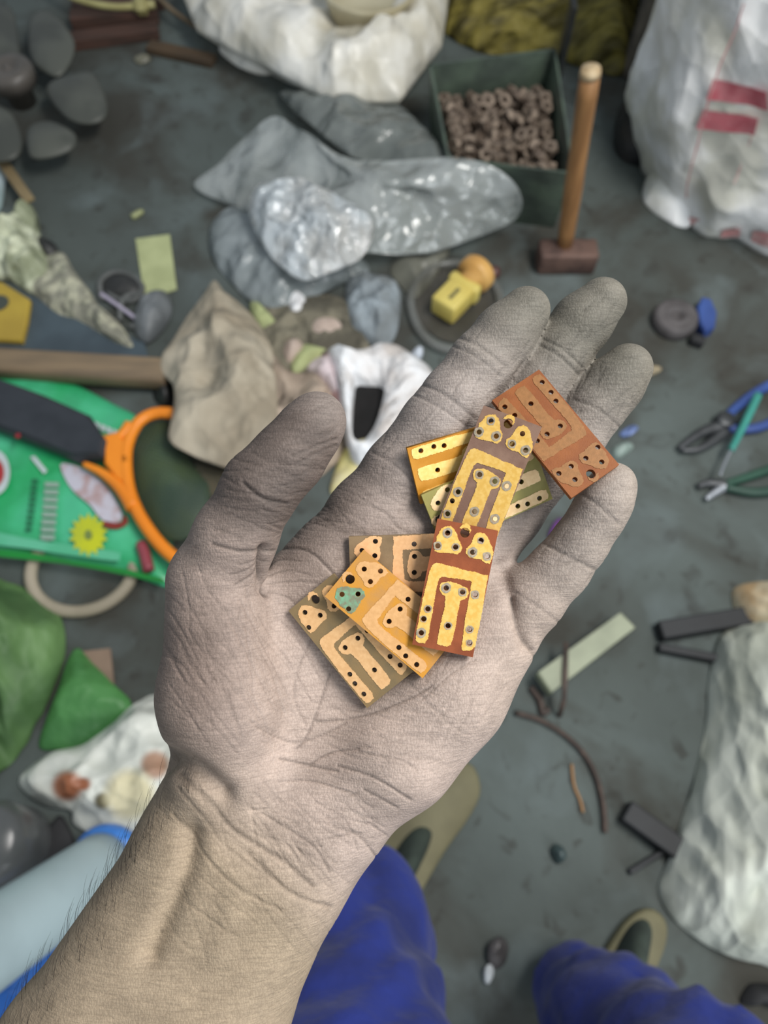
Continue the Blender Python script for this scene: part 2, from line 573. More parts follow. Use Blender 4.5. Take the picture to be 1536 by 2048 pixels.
o = pillow('dark_bag', [(1226, 290), (1245, 322), (1295, 338), (1345, 330), (1355, 260), (1345, 200), (1290, 175), (1238, 220)], mat('black_plastic_film', (44, 44, 46), (66, 62, 58), scale=12, rough=0.4, bump=0.3, bscale=20, crease=0.8, cscale=10), h=0.22, amp=0.07, scale=8, seed=5.5)
tag(o, 'crumpled black bag squeezed between the striped sack and the hammer', 'bag')
o = pillow('dusty_rag', [(1240, 140), (1262, 160), (1300, 130), (1330, 60), (1330, -20), (1290, -10), (1262, 70)], mat('dusty_rag', (112, 104, 92), (70, 66, 60), scale=14, rough=0.9), h=0.25, amp=0.06, scale=8, seed=6.5)
tag(o, 'dusty brown rag heap behind the black bag', 'rag')

o = pillow('yellow_sack', [(880, 40), (930, 95), (1000, 112), (1080, 115), (1170, 138), (1248, 150), (1268, 60), (1270, -80), (1100, -140), (920, -100)],
           mat('yellow_woven', (140, 128, 58), (92, 84, 40), scale=14, rough=0.7, bump=0.4, bscale=22, stretch=(1, 3.0, 1), crease=0.9, cscale=9), h=0.22, amp=0.10, scale=12, seed=7.5, nr=44, nb=180, aniso=(0.45, 1.4), cr=0.4)
tag(o, 'wrinkled yellow sack behind the green bin', 'sack')

MILKY = mat('milky_film', (246, 244, 236), (216, 210, 192), scale=6, rough=0.35, bump=0.2, bscale=14, trans=0.08, crease=0.6, cscale=8)
def lifted(zb):
    return lambda v: Vector((v.x, v.y, v.z + zb))
bagroot = empty('plastic_sack', F(650, 80))
tag(bagroot, 'large open milky plastic sack at the top of the picture', 'sack')
# open bag: outer skirt, rim, hollow mouth
outl = [(355, -40), (392, 50), (640, 178), (665, 192), (800, 190), (884, 82), (898, -10), (880, -150), (700, -230), (480, -200)]
bpts = []
for i in range(len(outl)):
    p_, q_ = F(*outl[i], 0.10), F(*outl[(i + 1) % len(outl)], 0.10)
    for k in range(18): bpts.append(p_.lerp(q_, k / 18))
ctr = F(700, -10, 0.10)
V, Fc = [], []
n = len(bpts)
prof = [(1.0, 0.0), (1.0, 0.012), (0.96, 0.035), (0.91, 0.055), (0.86, 0.07), (0.80, 0.085), (0.73, 0.095), (0.66, 0.095), (0.58, 0.085), (0.50, 0.06), (0.42, 0.035), (0.32, 0.015), (0.2, 0.01), (0.08, 0.01)]
for j, (r, z) in enumerate(prof):
    for i, b in enumerate(bpts):
        P = ctr.lerp(b, r)
        f = (facets(P, 5.0, 9.1) * 0.11 + ridge(Vector((P.x, P.y, 0)), 9, 2.2) * 0.03) * (0.1 if j < 2 else min(1, (j - 1) / 3))
        V.append(Vector((P.x, P.y, max(0.02, 0.08 + z + f))))
for j in range(len(prof) - 1):
    for i in range(n):
        k = (i + 1) % n
        Fc.append((j * n + i, j * n + k, (j + 1) * n + k, (j + 1) * n + i))
Fc.append(tuple((len(prof) - 1) * n + i for i in range(n)))
base0 = len(V)
for i, b in enumerate(bpts):
    P = ctr.lerp(b, 0.8); V.append(Vector((P.x, P.y, 0.0)))
for i in range(n):
    k = (i + 1) % n
    Fc.append((base0 + i, base0 + k, k, i))
mesh('sack_film', V, Fc, MILKY, bagroot)
V, Fc = lathe([(0.105, 0.0), (0.12, 0.06), (0.126, 0.07), (0.12, 0.075), (0.105, 0.06), (0.095, 0.02), (0.0, 0.018)], 40)
o = mesh('plastic_bowl', [v + F(740, 40, 0.10) + Vector((0, 0, 0.02)) for v in V], Fc, mat('cream_plastic', (196, 188, 160), (170, 160, 130), scale=6, rough=0.3))
tag(o, 'cream plastic bowl sitting inside the milky plastic sack', 'bowl')
o = pillow('sack_corner', [(440, 95), (470, 130), (520, 150), (565, 148), (590, 160), (640, 170), (600, 100), (520, 70)], MILKY, h=0.03, amp=0.01, seed=4.4, parent=bagroot)

# ---------------------------------------------------------------- bin of rusty nuts
GM = mat('green_steel', (84, 98, 84), (66, 76, 68), scale=12, rough=0.55, bump=0.2, bscale=40)
rim = [Vector((F(*q, 0.17).x, F(*q, 0.17).y, 0)) for q in ((858, 128), (1112, 96), (1150, 348), (895, 318))]
bc = sum(rim, Vector()) / 4
binr = empty('metal_bin', bc)
tag(binr, 'open green steel bin full of rusty nuts beside the hammer', 'bin')
for i in range(4):
    a, b = rim[i], rim[(i + 1) % 4]
    ctrw = (a + b) / 2
    nrm = (bc - ctrw).normalized() * 0.006
    a2, b2 = a + nrm, b + nrm
    bs = lambda p: bc.lerp(p, 0.93)
    V = [bs(a), bs(b), bs(b2), bs(a2)] + [p + Vector((0, 0, 0.17)) for p in (a, b, b2, a2)]
    mesh('bin_wall', V, [(0, 1, 2, 3)[::-1], (4, 5, 6, 7), (0, 1, 5, 4), (1, 2, 6, 5), (2, 3, 7, 6), (3, 0, 4, 7)], GM, binr, smooth=False)
V, Fc = prism([bc.lerp(p, 0.925) for p in rim], 0.006)
mesh('bin_floor', V, Fc, GM, binr, smooth=False)
V, Fc = boxm(rim[1] + Vector((0.012, -0.03, 0.15)), 0.012, 0.05, 0.30, bev=0.003)
mesh('bracket', V, Fc, mat('dark_steel', (48, 50, 50), (36, 38, 38), scale=20, rough=0.5, metal=0.3), binr, smooth=False)

def nut_mesh():
    V, Fc = [], []
    R0, r0, h = 0.0175, 0.0072, 0.015
    seg = 12
    for z in (0, h):
        for k in range(seg):
            a = 2 * math.pi * k / seg
            rr = R0 if k % 2 == 0 else R0 * 0.866 / math.cos(0) * 1.0
            V.append((rr * math.cos(a), rr * math.sin(a), z))
        for k in range(seg):
            a = 2 * math.pi * k / seg
            V.append((r0 * math.cos(a), r0 * math.sin(a), z))
    for k in range(seg):
        j = (k + 1) % seg
        Fc += [(k, j, 24 + j, 24 + k), (12 + j, 12 + k, 36 + k, 36 + j), (24 + k, 24 + j, 36 + j, 36 + k), (j, k, 12 + k, 12 + j)]
    me = bpy.data.meshes.new('hex_nut'); me.from_pydata(V, [], Fc); me.update()
    return me
NUT = nut_mesh()
NUT.materials.append(mat('rusty_nut', (150, 134, 118), (88, 74, 64), scale=60, rough=0.7, metal=0.3))
rn = random.Random(11)
ex_, ey_ = (rim[1] - rim[0]), (rim[3] - rim[0])
cnt = 0
for layer in range(2):
    for iu in range(8):
        for iv in range(10):
            u = (iu + 0.5) / 8 * 0.86 + 0.07; v = (iv + 0.5) / 10 * 0.84 + 0.08
            if layer == 1 and (v < 0.25 or rn.random() < 0.45): continue
            pa = rim[0].lerp(rim[1], u); pb = rim[3].lerp(rim[2], u)
            P = pa.lerp(pb, v) + Vector((rn.uniform(-.004, .004), rn.uniform(-.004, .004), 0))
            hz = 0.078 + 0.03 * math.sin(v * 3.0) + layer * 0.024 + rn.uniform(0, .006)
            o = bpy.data.objects.new('hex_nut', NUT); C.objects.link(o)
            o.location = (P.x, P.y, hz); o.rotation_euler = (rn.uniform(-1.3, 1.3), rn.uniform(-1.3, 1.3), rn.uniform(0, 3))
            tag(o, 'rusty steel hex nut heaped in the green bin', 'nut', 'rusty nuts in the green bin'); cnt += 1
V, Fc = prism([bc.lerp(p, 0.90) + Vector((0, 0, 0.006)) for p in rim], 0.068)
o = mesh('swarf_bed', V, Fc, mat('rust_swarf', (62, 52, 46), (40, 34, 30), scale=80, rough=0.9, bump=0.8, bscale=90), None, smooth=False)
tag(o, 'dark layer of rusty swarf under the nuts in the green bin', 'swarf', kind='stuff')

# ---------------------------------------------------------------- hammer
hb = F(1128, 535)
ham = empty('sledge_hammer', hb)
tag(ham, 'short sledge hammer standing on its rusty head, wooden handle up', 'hammer')
HW = mat('hammer_wood', (156, 114, 70), (132, 94, 56), scale=8, rough=0.6, stretch=(6, 6, 0.8), bump=0.1, bscale=30)
V, Fc = boxm(hb + Vector((0, 0.005, 0.03)), 0.135, 0.058, 0.06, bev=0.007)
mesh('hammer_head', V, Fc, mat('rusty_steel', (112, 88, 78), (84, 66, 60), scale=25, rough=0.65, metal=0.35, bump=0.2), ham)
p0, p1 = F(1130, 488, 0.06), F(1180, 150, 0.47)
pts = [p0.lerp(p1, k / 10) for k in range(11)]
V, Fc = tube(pts, [0.0175, 0.0180, 0.0185, 0.019, 0.0195, 0.0185, 0.018, 0.018, 0.0185, 0.019, 0.0185], 18)
mesh('handle', V, Fc, HW, ham)
V, Fc = tube([p1, p1 + (p1 - p0).normalized() * 0.012], [0.0195, 0.0175], 18)
mesh('handle_end', V, Fc, mat('pale_end_grain', (196, 176, 142), (170, 146, 110), scale=60, rough=0.8), ham)

# ---------------------------------------------------------------- clear film, grey bags, papers
CLEAR = mat('clear_film', (196, 202, 200), (172, 178, 174), scale=8, rough=0.16, bump=0.3, bscale=20, trans=0.55, spec=1.0, crease=0.7, cscale=11)
GREYF = mat('grey_film', (150, 158, 160), (122, 130, 130), scale=9, rough=0.3, bump=0.3, bscale=16, trans=0.12, crease=0.7, cscale=12)
o = pillow('clear_plastic_sheet', [(390, 378, .01), (440, 330, .03), (500, 270, .06), (548, 236, .10), (600, 262, .12), (690, 318, .13), (770, 326, .14), (900, 318, .16), (1000, 345, .16), (1042, 395, .12), (1030, 440, .06), (950, 478, .03), (850, 510, .03), (720, 505, .05), (600, 480, .05), (480, 420, .02)],
           CLEAR, h=0.03, amp=0.07, scale=6, seed=2.2, nr=40, nb=170, center=(740, 410, .1), film=True, cr=0.7)
tag(o, 'large clear plastic sheet spread out below the milky sack', 'plastic sheet')
o = pillow('grey_plastic_sheet', [(560, 192, .02), (640, 190, .03), (740, 196, .03), (800, 215, .06), (850, 262, .10), (905, 325, .13), (830, 330, .12), (740, 328, .10), (690, 310, .09), (630, 260, .06)],
           mat('dark_clear_film', (150, 156, 152), (120, 126, 122), scale=8, rough=0.18, bump=0.3, bscale=18, trans=0.42, crease=0.7, cscale=10), h=0.03, amp=0.05, scale=8, seed=8.2, film=True, cr=0.7)
tag(o, 'dull grey plastic sheet tucked between the milky sack and the clear sheet', 'plastic sheet')
o = pillow('crinkled_film', [(498, 430, .09), (515, 378, .10), (570, 360, .11), (640, 380, .12), (720, 420, .12), (748, 462, .11), (720, 520, .09), (660, 552, .08), (600, 562, .07), (540, 512, .08)],
           mat('crinkled_film', (214, 222, 226), (204, 204, 200), scale=10, rough=0.06, bump=0.5, bscale=40, trans=0.30, spec=1.0, coat=1.0, crease=1.0, cscale=22), h=0.05, amp=0.06, scale=16, seed=3.8, nr=44, nb=160, film=True, cr=0.8)
tag(o, 'shiny crinkled clear wrapper catching bright reflections', 'wrapper')
o = pillow('grey_carrier_bag', [(470, 418), (432, 440), (420, 480), (432, 530), (470, 575), (510, 615), (555, 640), (600, 615), (680, 575), (740, 545), (690, 500), (600, 490), (540, 450)],
           GREYF, h=0.05, amp=0.05, scale=9, seed=4.9, nr=34, nb=130)
tag(o, 'soft grey plastic carrier bag curling under the shiny wrapper', 'bag')
o = pillow('grey_cloth', [(700, 553), (745, 550), (785, 562), (800, 590), (796, 660), (772, 695), (735, 690), (700, 660), (690, 600)], mat('grey_cloth', (150, 160, 166), (120, 126, 128), scale=14, rough=0.85, bump=0.3, bscale=20, crease=0.6, cscale=14), h=0.04, amp=0.035, scale=22, seed=5.1)
tag(o, 'pale grey cloth scrap below the shiny wrapper', 'cloth')
o = pillow('olive_film', [(800, 520), (860, 515), (900, 500), (870, 560), (830, 600), (805, 580), (780, 545)], mat('olive_film', (124, 124, 112), (96, 96, 86), scale=9, rough=0.4, trans=0.2), h=0.02, amp=0.02, scale=14, seed=6.1)
tag(o, 'greyish film scrap left of the yellow fitting', 'film')
PAP = mat('pinkish_paper', (196, 178, 166), (176, 156, 142), scale=14, rough=0.85, bump=0.3, bscale=25)
WPAP = mat('white_paper', (242, 244, 246), (214, 206, 200), scale=9, rough=0.8, bump=0.3, bscale=20, crease=0.7, cscale=18)
KRAFT = mat('kraft_paper', (186, 176, 156), (156, 144, 124), scale=6, rough=0.8, bump=0.3, bscale=18, crease=0.8, cscale=11)
BEIGE = mat('beige_paper', (188, 170, 152), (152, 136, 120), scale=10, rough=0.85, bump=0.3, bscale=16, crease=0.9, cscale=14)
scraps = [
 ('paper_scrap', [(570, 600), (590, 585), (612, 610), (608, 650), (585, 672), (570, 650)], WPAP, 0.03, 'white paper scrap folded upright beside the grey cloth', 'paper'),
 ('paper_scrap', [(620, 655), (670, 650), (690, 668), (660, 690), (625, 680)], PAP, 0.03, 'pinkish paper scrap just above the torn white carton', 'paper'),
 ('paper_scrap', [(570, 690), (600, 685), (610, 715), (580, 735), (566, 715)], PAP, 0.035, 'small pinkish paper scrap right of the kraft bag top', 'paper'),
 ('paper_scrap', [(505, 610), (540, 640), (560, 668), (530, 672), (505, 640)], mat('lime_paper', (178, 186, 132), (160, 166, 120), scale=10, rough=0.8), 0.025, 'pale lime paper scrap behind the kraft bag', 'paper'),
 ('paper_scrap', [(600, 700), (640, 700), (655, 715), (620, 740), (590, 760), (585, 735)], mat('lime_paper', (178, 186, 132)), 0.03, 'pale lime paper scrap left of the torn white carton', 'paper'),
]
for i, (nm, pl, m, h, lab, ct) in enumerate(scraps):
    o = pillow(nm, pl, m, h=h, amp=0.018, scale=20, seed=2.0 + i * 1.37, nb=60, nr=14, lift=0.02)
    tag(o, lab, ct)
o = pillow('dusty_cloth', [(500, 620), (560, 600), (640, 590), (720, 620), (740, 690), (700, 730), (640, 760), (560, 760), (520, 700)], mat('dusty_olive_cloth', (132, 126, 108), (92, 88, 76), scale=14, rough=0.9, bump=0.4, bscale=20, crease=0.9, cscale=16), h=0.02, amp=0.04, scale=13, seed=5.3, nr=26)
tag(o, 'dusty olive cloth under the paper scraps above the torn carton', 'cloth')
o = pillow('beige_rag', [(520, 690), (570, 740), (620, 750), (660, 740), (700, 790), (700, 880), (660, 940), (580, 980), (520, 960), (520, 820)], BEIGE, h=0.045, amp=0.05, scale=11, seed=9.7, nr=30)
tag(o, 'creased beige paper heap between the kraft bag and the thumb', 'paper')
o = pillow('kraft_bag', [(405, 596, .02), (430, 566, .02), (452, 590, .02), (500, 628, .02), (540, 690, .03), (552, 760, .05), (556, 840, .07), (548, 905, .08), (520, 936, .085), (450, 938, .085), (385, 915, .085), (342, 885, .085), (350, 830, .08), (348, 775, .06), (322, 735, .04), (360, 660, .03)],
           KRAFT, h=0.05, amp=0.075, scale=8, seed=1.9, nr=40, nb=150, cr=0.75, film=True)
tag(o, 'crumpled kraft paper bag near the head of the racket', 'paper bag')
o = pillow('brown_sack_end', [(385, 925), (430, 935), (470, 955), (460, 1000), (420, 1030), (390, 985)], mat('brown_cloth', (122, 108, 84), (90, 80, 62), scale=14, rough=0.9), h=0.03, amp=0.03, scale=15, seed=3.0)
tag(o, 'dull brown cloth lying below the kraft bag', 'cloth')
wc = empty('torn_carton', F(750, 790))
tag(wc, 'torn white carton with a dark rectangular hole beside the thumb tip', 'carton')
# folded paper ring around the opening
ring_o = catmull([F(x, y, 0.05) for x, y in [(660, 696), (715, 700), (775, 686), (820, 706), (866, 748), (842, 800), (806, 850), (780, 905), (715, 920), (694, 880), (684, 820), (672, 750)]], 72)
ring_i = catmull([F(x, y, 0.05) for x, y in [(712, 757), (735, 756), (760, 758), (770, 768), (768, 790), (758, 830), (745, 860), (725, 885), (708, 888), (703, 860), (704, 820), (707, 780)]], 72)
V, Fc = [], []
for r, z in [(0, -0.05), (0, 0.0), (0.25, 0.022), (0.5, 0.03), (0.75, 0.02), (1.0, 0.0), (1.0, -0.045)]:
    for a, b in zip(ring_o, ring_i):
        P = a.lerp(b, r)
        f = facets(P, 14, 2.7) * 0.05 if 0 < r < 1 else 0
        V.append(Vector((P.x, P.y, 0.05 + z + f)))
n = len(ring_o)
for j in range(6):
    for i in range(n):
        k = (i + 1) % n
        Fc.append((j * n + i, (j + 1) * n + i, (j + 1) * n + k, j * n + k))
mesh('carton_shell', V, Fc, WPAP, wc)
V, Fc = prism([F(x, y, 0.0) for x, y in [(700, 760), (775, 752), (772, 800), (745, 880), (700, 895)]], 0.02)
mesh('carton_base', V, Fc, mat('hole_dark', (16, 15, 15), (24, 22, 22), scale=30, rough=0.9), wc, smooth=False)  # black colour stands in for the shade inside the hole
o = pillow('pink_wrapper', [(612, 745), (640, 715), (672, 700), (682, 740), (690, 800), (696, 860), (670, 830), (640, 780)], mat('pink_white_film', (222, 206, 208), (200, 160, 160), scale=24, rough=0.4, contrast=(0.5, 0.6)), h=0.05, amp=0.03, scale=20, seed=7.9, nb=70)
tag(o, 'white and pink film wrapper left of the torn carton', 'wrapper')
o = pillow('yellow_paper', [(690, 900), (740, 880), (765, 885), (740, 930), (700, 975), (660, 985)], mat('pale_yellow_paper', (206, 196, 124), (216, 206, 170), scale=10, rough=0.8), h=0.03, amp=0.02, scale=16, seed=8.9, nb=60)
tag(o, 'pale yellow paper showing between thumb and index finger', 'paper')
# plastic lid with the yellow fitting
ringp = [F(x, y, 0.012) for x, y in [(822, 590), (826, 630), (845, 668), (875, 692), (915, 700), (960, 690), (990, 650), (1000, 600), (980, 556), (940, 530), (880, 530), (842, 556)]]
rp = catmull(ringp, 48); rp.append(rp[0])
lidr = empty('plastic_saucer', F(910, 610))
tag(lidr, 'round smoky plastic saucer under the yellow fitting', 'saucer')
V, Fc = tube(rp, 0.011, 8, cap=False)
mesh('rim', V, Fc, mat('smoky_plastic', (130, 132, 128), (110, 110, 104), scale=10, rough=0.25, trans=0.45), lidr)
V, Fc = prism([F(x, y, 0.0) for x, y in [(828, 595), (832, 630), (850, 662), (880, 682), (915, 690), (955, 680), (982, 645), (990, 600), (972, 562), (935, 540), (885, 540), (848, 562)]], 0.006)
mesh('disc', V, Fc, mat('brown_smoky_plastic', (100, 96, 88), (82, 78, 70), scale=10, rough=0.3, trans=0.45), lidr, smooth=False)
# yellow fitting
YF = mat('yellow_plastic', (214, 196, 108), (204, 182, 92), scale=10, rough=0.4)
fc = F(908, 612, 0.012)
fit = empty('pipe_fitting', fc)
tag(fit, 'yellow plastic fitting with an orange screw cap and a slot', 'fitting')
ang = math.atan2(*(reversed((F(958, 545, 0.012) - F(900, 605, 0.012)).to_2d())))
RM = RZ(ang)
V, Fc = boxm(fc + RM @ Vector((-0.012, 0, 0.028)), 0.074, 0.062, 0.052, RM, 0.005); mesh('body_block', V, Fc, YF, fit)
V, Fc = boxm(fc + RM @ Vector((0.034, 0, 0.030)), 0.026, 0.078, 0.048, RM, 0.007); mesh('collar', V, Fc, YF, fit)
A3 = RM @ Matrix.Rotation(R(90), 3, 'Y')
V, Fc = lathe([(0.024, 0.0), (0.024, 0.02), (0.040, 0.022), (0.043, 0.03), (0.043, 0.05), (0.038, 0.056), (0.0, 0.057)], 28, fc + RM @ Vector((0.04, 0, 0.036)), A3)
mesh('screw_cap', V, Fc, mat('orange_plastic', (214, 168, 96), (200, 150, 80), scale=10, rough=0.4), fit)
V, Fc = boxm(fc + RM @ Vector((-0.012, -0.004, 0.0545)), 0.036, 0.009, 0.002, RM, 0.0005); mesh('slot', V, Fc, mat('slot_dark', (110, 104, 66)), fit, smooth=False)

# ---------------------------------------------------------------- tools on the right
BLUEP = mat('blue_grip', (56, 84, 150), (46, 70, 130), scale=12, rough=0.45)
STEEL = mat('tool_steel', (78, 80, 82), (58, 60, 62), scale=30, rough=0.45, metal=0.6)
wl = F(1345, 648)
cw = empty('caster_wheel', wl); tag(cw, 'small dark wheel with a blue bracket lying on the bare floor', 'wheel')
V, Fc = lathe([(0.0, 0.02), (0.012, 0.02), (0.014, 0.033), (0.026, 0.034), (0.032, 0.030), (0.038, 0.034), (0.047, 0.030), (0.050, 0.02), (0.050, 0.008), (0.046, 0.0), (0.0, 0.0)], 36, wl)
mesh('wheel', V, Fc, mat('grey_rubber', (92, 88, 88), (74, 70, 70), scale=20, rough=0.7), cw)
V, Fc = prism([F(x, y) for x, y in [(1385, 630), (1395, 610), (1412, 614), (1424, 640), (1420, 670), (1400, 680), (1390, 662)]], 0.03, 0.004); mesh('bracket', V, Fc, BLUEP, cw, smooth=False)
V, Fc = boxm(F(1394, 682, 0.012), 0.03, 0.022, 0.024, RZ(-0.4), 0.004); mesh('axle_block', V, Fc, mat('near_black', (34, 34, 36)), cw)

pl = empty('pliers', F(1436, 848)); tag(pl, 'combination pliers with blue grips and dark jaws on the floor', 'pliers')
def curve_tube(nm, px, r, m, par, z=0.014, flat=1.0, n=14):
    pts = catmull([F(x, y, z if not isinstance(z, (list, tuple)) else 0.01) for x, y in px], n, closed=False)
    rr = r if isinstance(r, (int, float)) else [r[0] + (r[1] - r[0]) * k / (n - 1) for k in range(n)]
    V, Fc = tube(pts, rr, 10, flat=flat)
    return mesh(nm, V, Fc, m, par)
curve_tube('grip', [(1450, 836), (1480, 808), (1520, 780), (1580, 752)], (0.009, 0.012), BLUEP, pl)
curve_tube('grip', [(1455, 856), (1500, 858), (1540, 846), (1590, 815)], (0.009, 0.012), BLUEP, pl)
curve_tube('jaw', [(1450, 850), (1410, 862), (1380, 880), (1358, 897)], (0.016, 0.006), STEEL, pl, flat=0.7)
curve_tube('jaw', [(1452, 862), (1420, 885), (1395, 898), (1362, 900)], (0.015, 0.005), STEEL, pl, flat=0.7)
V, Fc = lathe([(0.0, 0.0), (0.02, 0.0), (0.02, 0.024), (0.016, 0.027), (0.0, 0.027)], 20, F(1443, 850)); mesh('pivot', V, Fc, STEEL, pl)
sd = empty('screwdriver', F(1490, 830)); tag(sd, 'thin teal handled screwdriver lying across the blue pliers', 'screwdriver')
curve_tube('handle', [(1516, 790), (1490, 845), (1462, 900)], (0.009, 0.007), mat('teal_plastic', (64, 150, 136), (54, 130, 120), scale=10, rough=0.35), sd, z=0.040)
curve_tube('shaft', [(1462, 900), (1450, 925), (1440, 950)], 0.003, mat('bright_steel', (176, 180, 186), None, rough=0.3, metal=0.8), sd, z=0.040)
sn = empty('side_cutters', F(1440, 965)); tag(sn, 'dark cutters with green grips below the blue pliers', 'cutters')
curve_tube('grip', [(1450, 968), (1500, 952), (1580, 925)], (0.008, 0.011), mat('dark_green_grip', (36, 78, 60), (30, 62, 50), scale=10, rough=0.5), sn)
curve_tube('grip', [(1450, 975), (1510, 985), (1580, 975)], (0.008, 0.011), mat('dark_green_grip', (36, 78, 60)), sn)
curve_tube('jaw', [(1452, 970), (1420, 965), (1396, 972)], (0.012, 0.006), STEEL, sn, flat=0.7)
curve_tube('jaw', [(1450, 972), (1430, 985), (1412, 998)], (0.011, 0.005), mat('bright_steel', (176, 180, 186)), sn, flat=0.7)
# small bits around the fingers
bits = [
 ([(1095, 1075), (1112, 1040), (1130, 1045), (1108, 1090)], (120, 70, 140), 0.012, 'purple plastic chip seen between ring and little finger'),
 ([(1158, 790), (1168, 776), (1178, 780), (1166, 800)], (40, 170, 80), 0.012, 'bright green chip seen between middle and ring finger'),
 ([(1180, 772), (1188, 760), (1196, 764), (1186, 780)], (206, 214, 220), 0.01, 'white chip beside the bright green chip'),
 ([(1238, 868), (1262, 852), (1275, 858), (1250, 876)], (120, 140, 190), 0.012, 'pale blue shard right of the ring finger'),
 ([(1225, 900), (1250, 885), (1266, 895), (1245, 915), (1228, 916)], (150, 166, 158), 0.016, 'greenish white shard right of the orange-brown board'),
 ([(1018, 1178), (1030, 1158), (1040, 1162), (1028, 1186)], (212, 208, 224), 0.012, 'white chip at the root of the little finger'),
 ([(1100, 1700), (1108, 1688), (1124, 1694), (1128, 1718), (1114, 1728), (1104, 1716)], (62, 78, 78), 0.02, 'small dark teal bottle cap on the pale floor'),
 ([(966, 1958), (970, 1935), (985, 1928), (986, 1950), (976, 1968)], (214, 218, 220), 0.015, 'bright metal shard between the two trouser legs'),
 ([(975, 1925), (978, 1890), (1000, 1872), (1016, 1890), (1010, 1925), (992, 1938)], (84, 80, 80), 0.02, 'dark lump of grit beside the bright metal shard'),
 ([(822, 712), (832, 700), (846, 706), (838, 722)], (214, 222, 232), 0.015, 'white crumb right of the torn carton'),
 ([(262, 432), (280, 420), (288, 426), (270, 440)], (176, 180, 130), 0.008, 'tiny pale yellow chip above the lime card'),
 ([(268, 120), (292, 112), (302, 122), (280, 130)], (120, 118, 100), 0.01, 'pale chip on the dark floor near the planks'),
 ([(975, 545), (985, 535), (1000, 540), (998, 556), (982, 560)], (96, 66, 62), 0.02, 'dull red lump behind the orange screw cap'),
 ([(1290, 745), (1315, 735), (1322, 742), (1300, 752)], (160, 146, 118), 0.006, 'tan splinter beside the ring fingertip'),
]
for i, (pp, col, h, lab) in enumerate(bits):
    o = pillow('plastic_chip' if 'chip' in lab else 'shard' if 'shard' in lab else 'bottle_cap' if 'cap on' in lab else 'debris_lump', pp, mat('bit_%d' % i, col, tuple(int(c * 0.85) for c in col), scale=40, rough=0.35), h=h, amp=0.003, scale=30, seed=i + 1.1, nb=20, nr=5)
    tag(o, lab, 'chip' if 'chip' in lab else 'shard' if 'shard' in lab else 'cap' if 'cap on' in lab else 'splinter' if 'splinter' in lab else 'lump')

# ---------------------------------------------------------------- lower right
GS_ = mat('grey_woven', (212, 216, 204), (178, 182, 168), scale=7, rough=0.8, bump=0.3, bscale=22, crease=0.55, cscale=9, stretch=(1.5, 0.7, 1))
rs = empty('tied_sack', F(1500, 1600)); tag(rs, 'pale grey woven sack lying at the lower right, neck tied', 'sack')
pillow('sack_body', [(1452, 1262), (1428, 1300), (1416, 1370), (1412, 1440), (1392, 1540), (1362, 1640), (1330, 1730), (1316, 1778), (1336, 1826), (1385, 1872), (1440, 1905), (1512, 1926), (1620, 1930), (1780, 1720), (1790, 1400), (1660, 1260), (1540, 1242)],
       GS_, h=0.16, p=2.6, q=0.7, amp=0.09, scale=15, seed=6.6, nr=60, nb=240, center=(1590, 1600), parent=rs, cr=0.55, aniso=(1.35, 0.6), rot=R(-14))
pillow('sack_neck', [(1462, 1190), (1478, 1172), (1520, 1170), (1580, 1190), (1600, 1250), (1560, 1275), (1500, 1262), (1475, 1240)], mat('cream_woven', (214, 204, 176), (186, 156, 116), scale=14, rough=0.8, bump=0.5, bscale=20), h=0.09, amp=0.05, scale=16, seed=2.6, parent=rs, nb=70)
bx = empty('flat_box', F(1170, 1310)); tag(bx, 'pale green flat metal box on the floor right of the palm', 'box')
q = [F(x, y, 0.05) for x, y in [(1075, 1345), (1242, 1224), (1272, 1254), (1102, 1386)]]
V, Fc = prism([Vector((p.x, p.y, 0.02)) for p in q], 0.03, 0.003); mesh('lid', V, Fc, mat('pale_green_paint', (150, 156, 130), (134, 140, 116), scale=14, rough=0.5), bx, smooth=False)
qc = sum(q, Vector()) / 4
V, Fc = prism([Vector((qc.x + (p.x - qc.x) * 0.93, qc.y + (p.y - qc.y) * 0.85, 0.0)) for p in q], 0.02); mesh('case', V, Fc, mat('near_black', (34, 34, 36)), bx, smooth=False)
a, b = F(1132, 1285, 0.052), F(1128, 1400, 0.052)
V, Fc = tube([a + Vector((0, 0, 0.0)), a.lerp(b, 0.5) + Vector((0, 0, 0.004)), b, Vector((b.x, b.y - 0.02, 0.003))], 0.0045, 8, flat=0.4); mesh('strap', V, Fc, mat('rusty_wire', (84, 70, 62), (64, 54, 48), scale=40, rough=0.7), bx)
DS = mat('dark_steel', (48, 50, 50))
def bar(name, a, b, wd, ht, m, lab, cat, z=0.0):
    a, b = F(*a), F(*b)
    d = b - a
    V, Fc = boxm((a + b) / 2 + Vector((0, 0, z + ht / 2)), d.length, wd, ht, RZ(math.atan2(d.y, d.x)), 0.003)
    o = mesh(name, V, Fc, m, None, smooth=False)
    if lab: tag(o, lab, cat)
    return o
BLK = mat('black_bar', (30, 33, 36), (24, 26, 29), scale=20, rough=0.6)
bar('steel_bar', (1312, 1268), (1490, 1238), 0.034, 0.03, BLK, 'black steel bar leading to the neck of the tied sack', 'bar')
bar('steel_bar', (1312, 1298), (1480, 1330), 0.016, 0.02, BLK, 'thinner black bar just below the one at the sack neck', 'bar')
bar('steel_bar', (1244, 1622), (1372, 1715), 0.036, 0.03, BLK, 'short black bar poking out from under the tied sack', 'bar')
bar('steel_bar', (1255, 1745), (1345, 1690), 0.010, 0.012, BLK, 'thin dark rod touching the side of the tied sack', 'bar')
RW = mat('rusty_wire', (112, 88, 78))
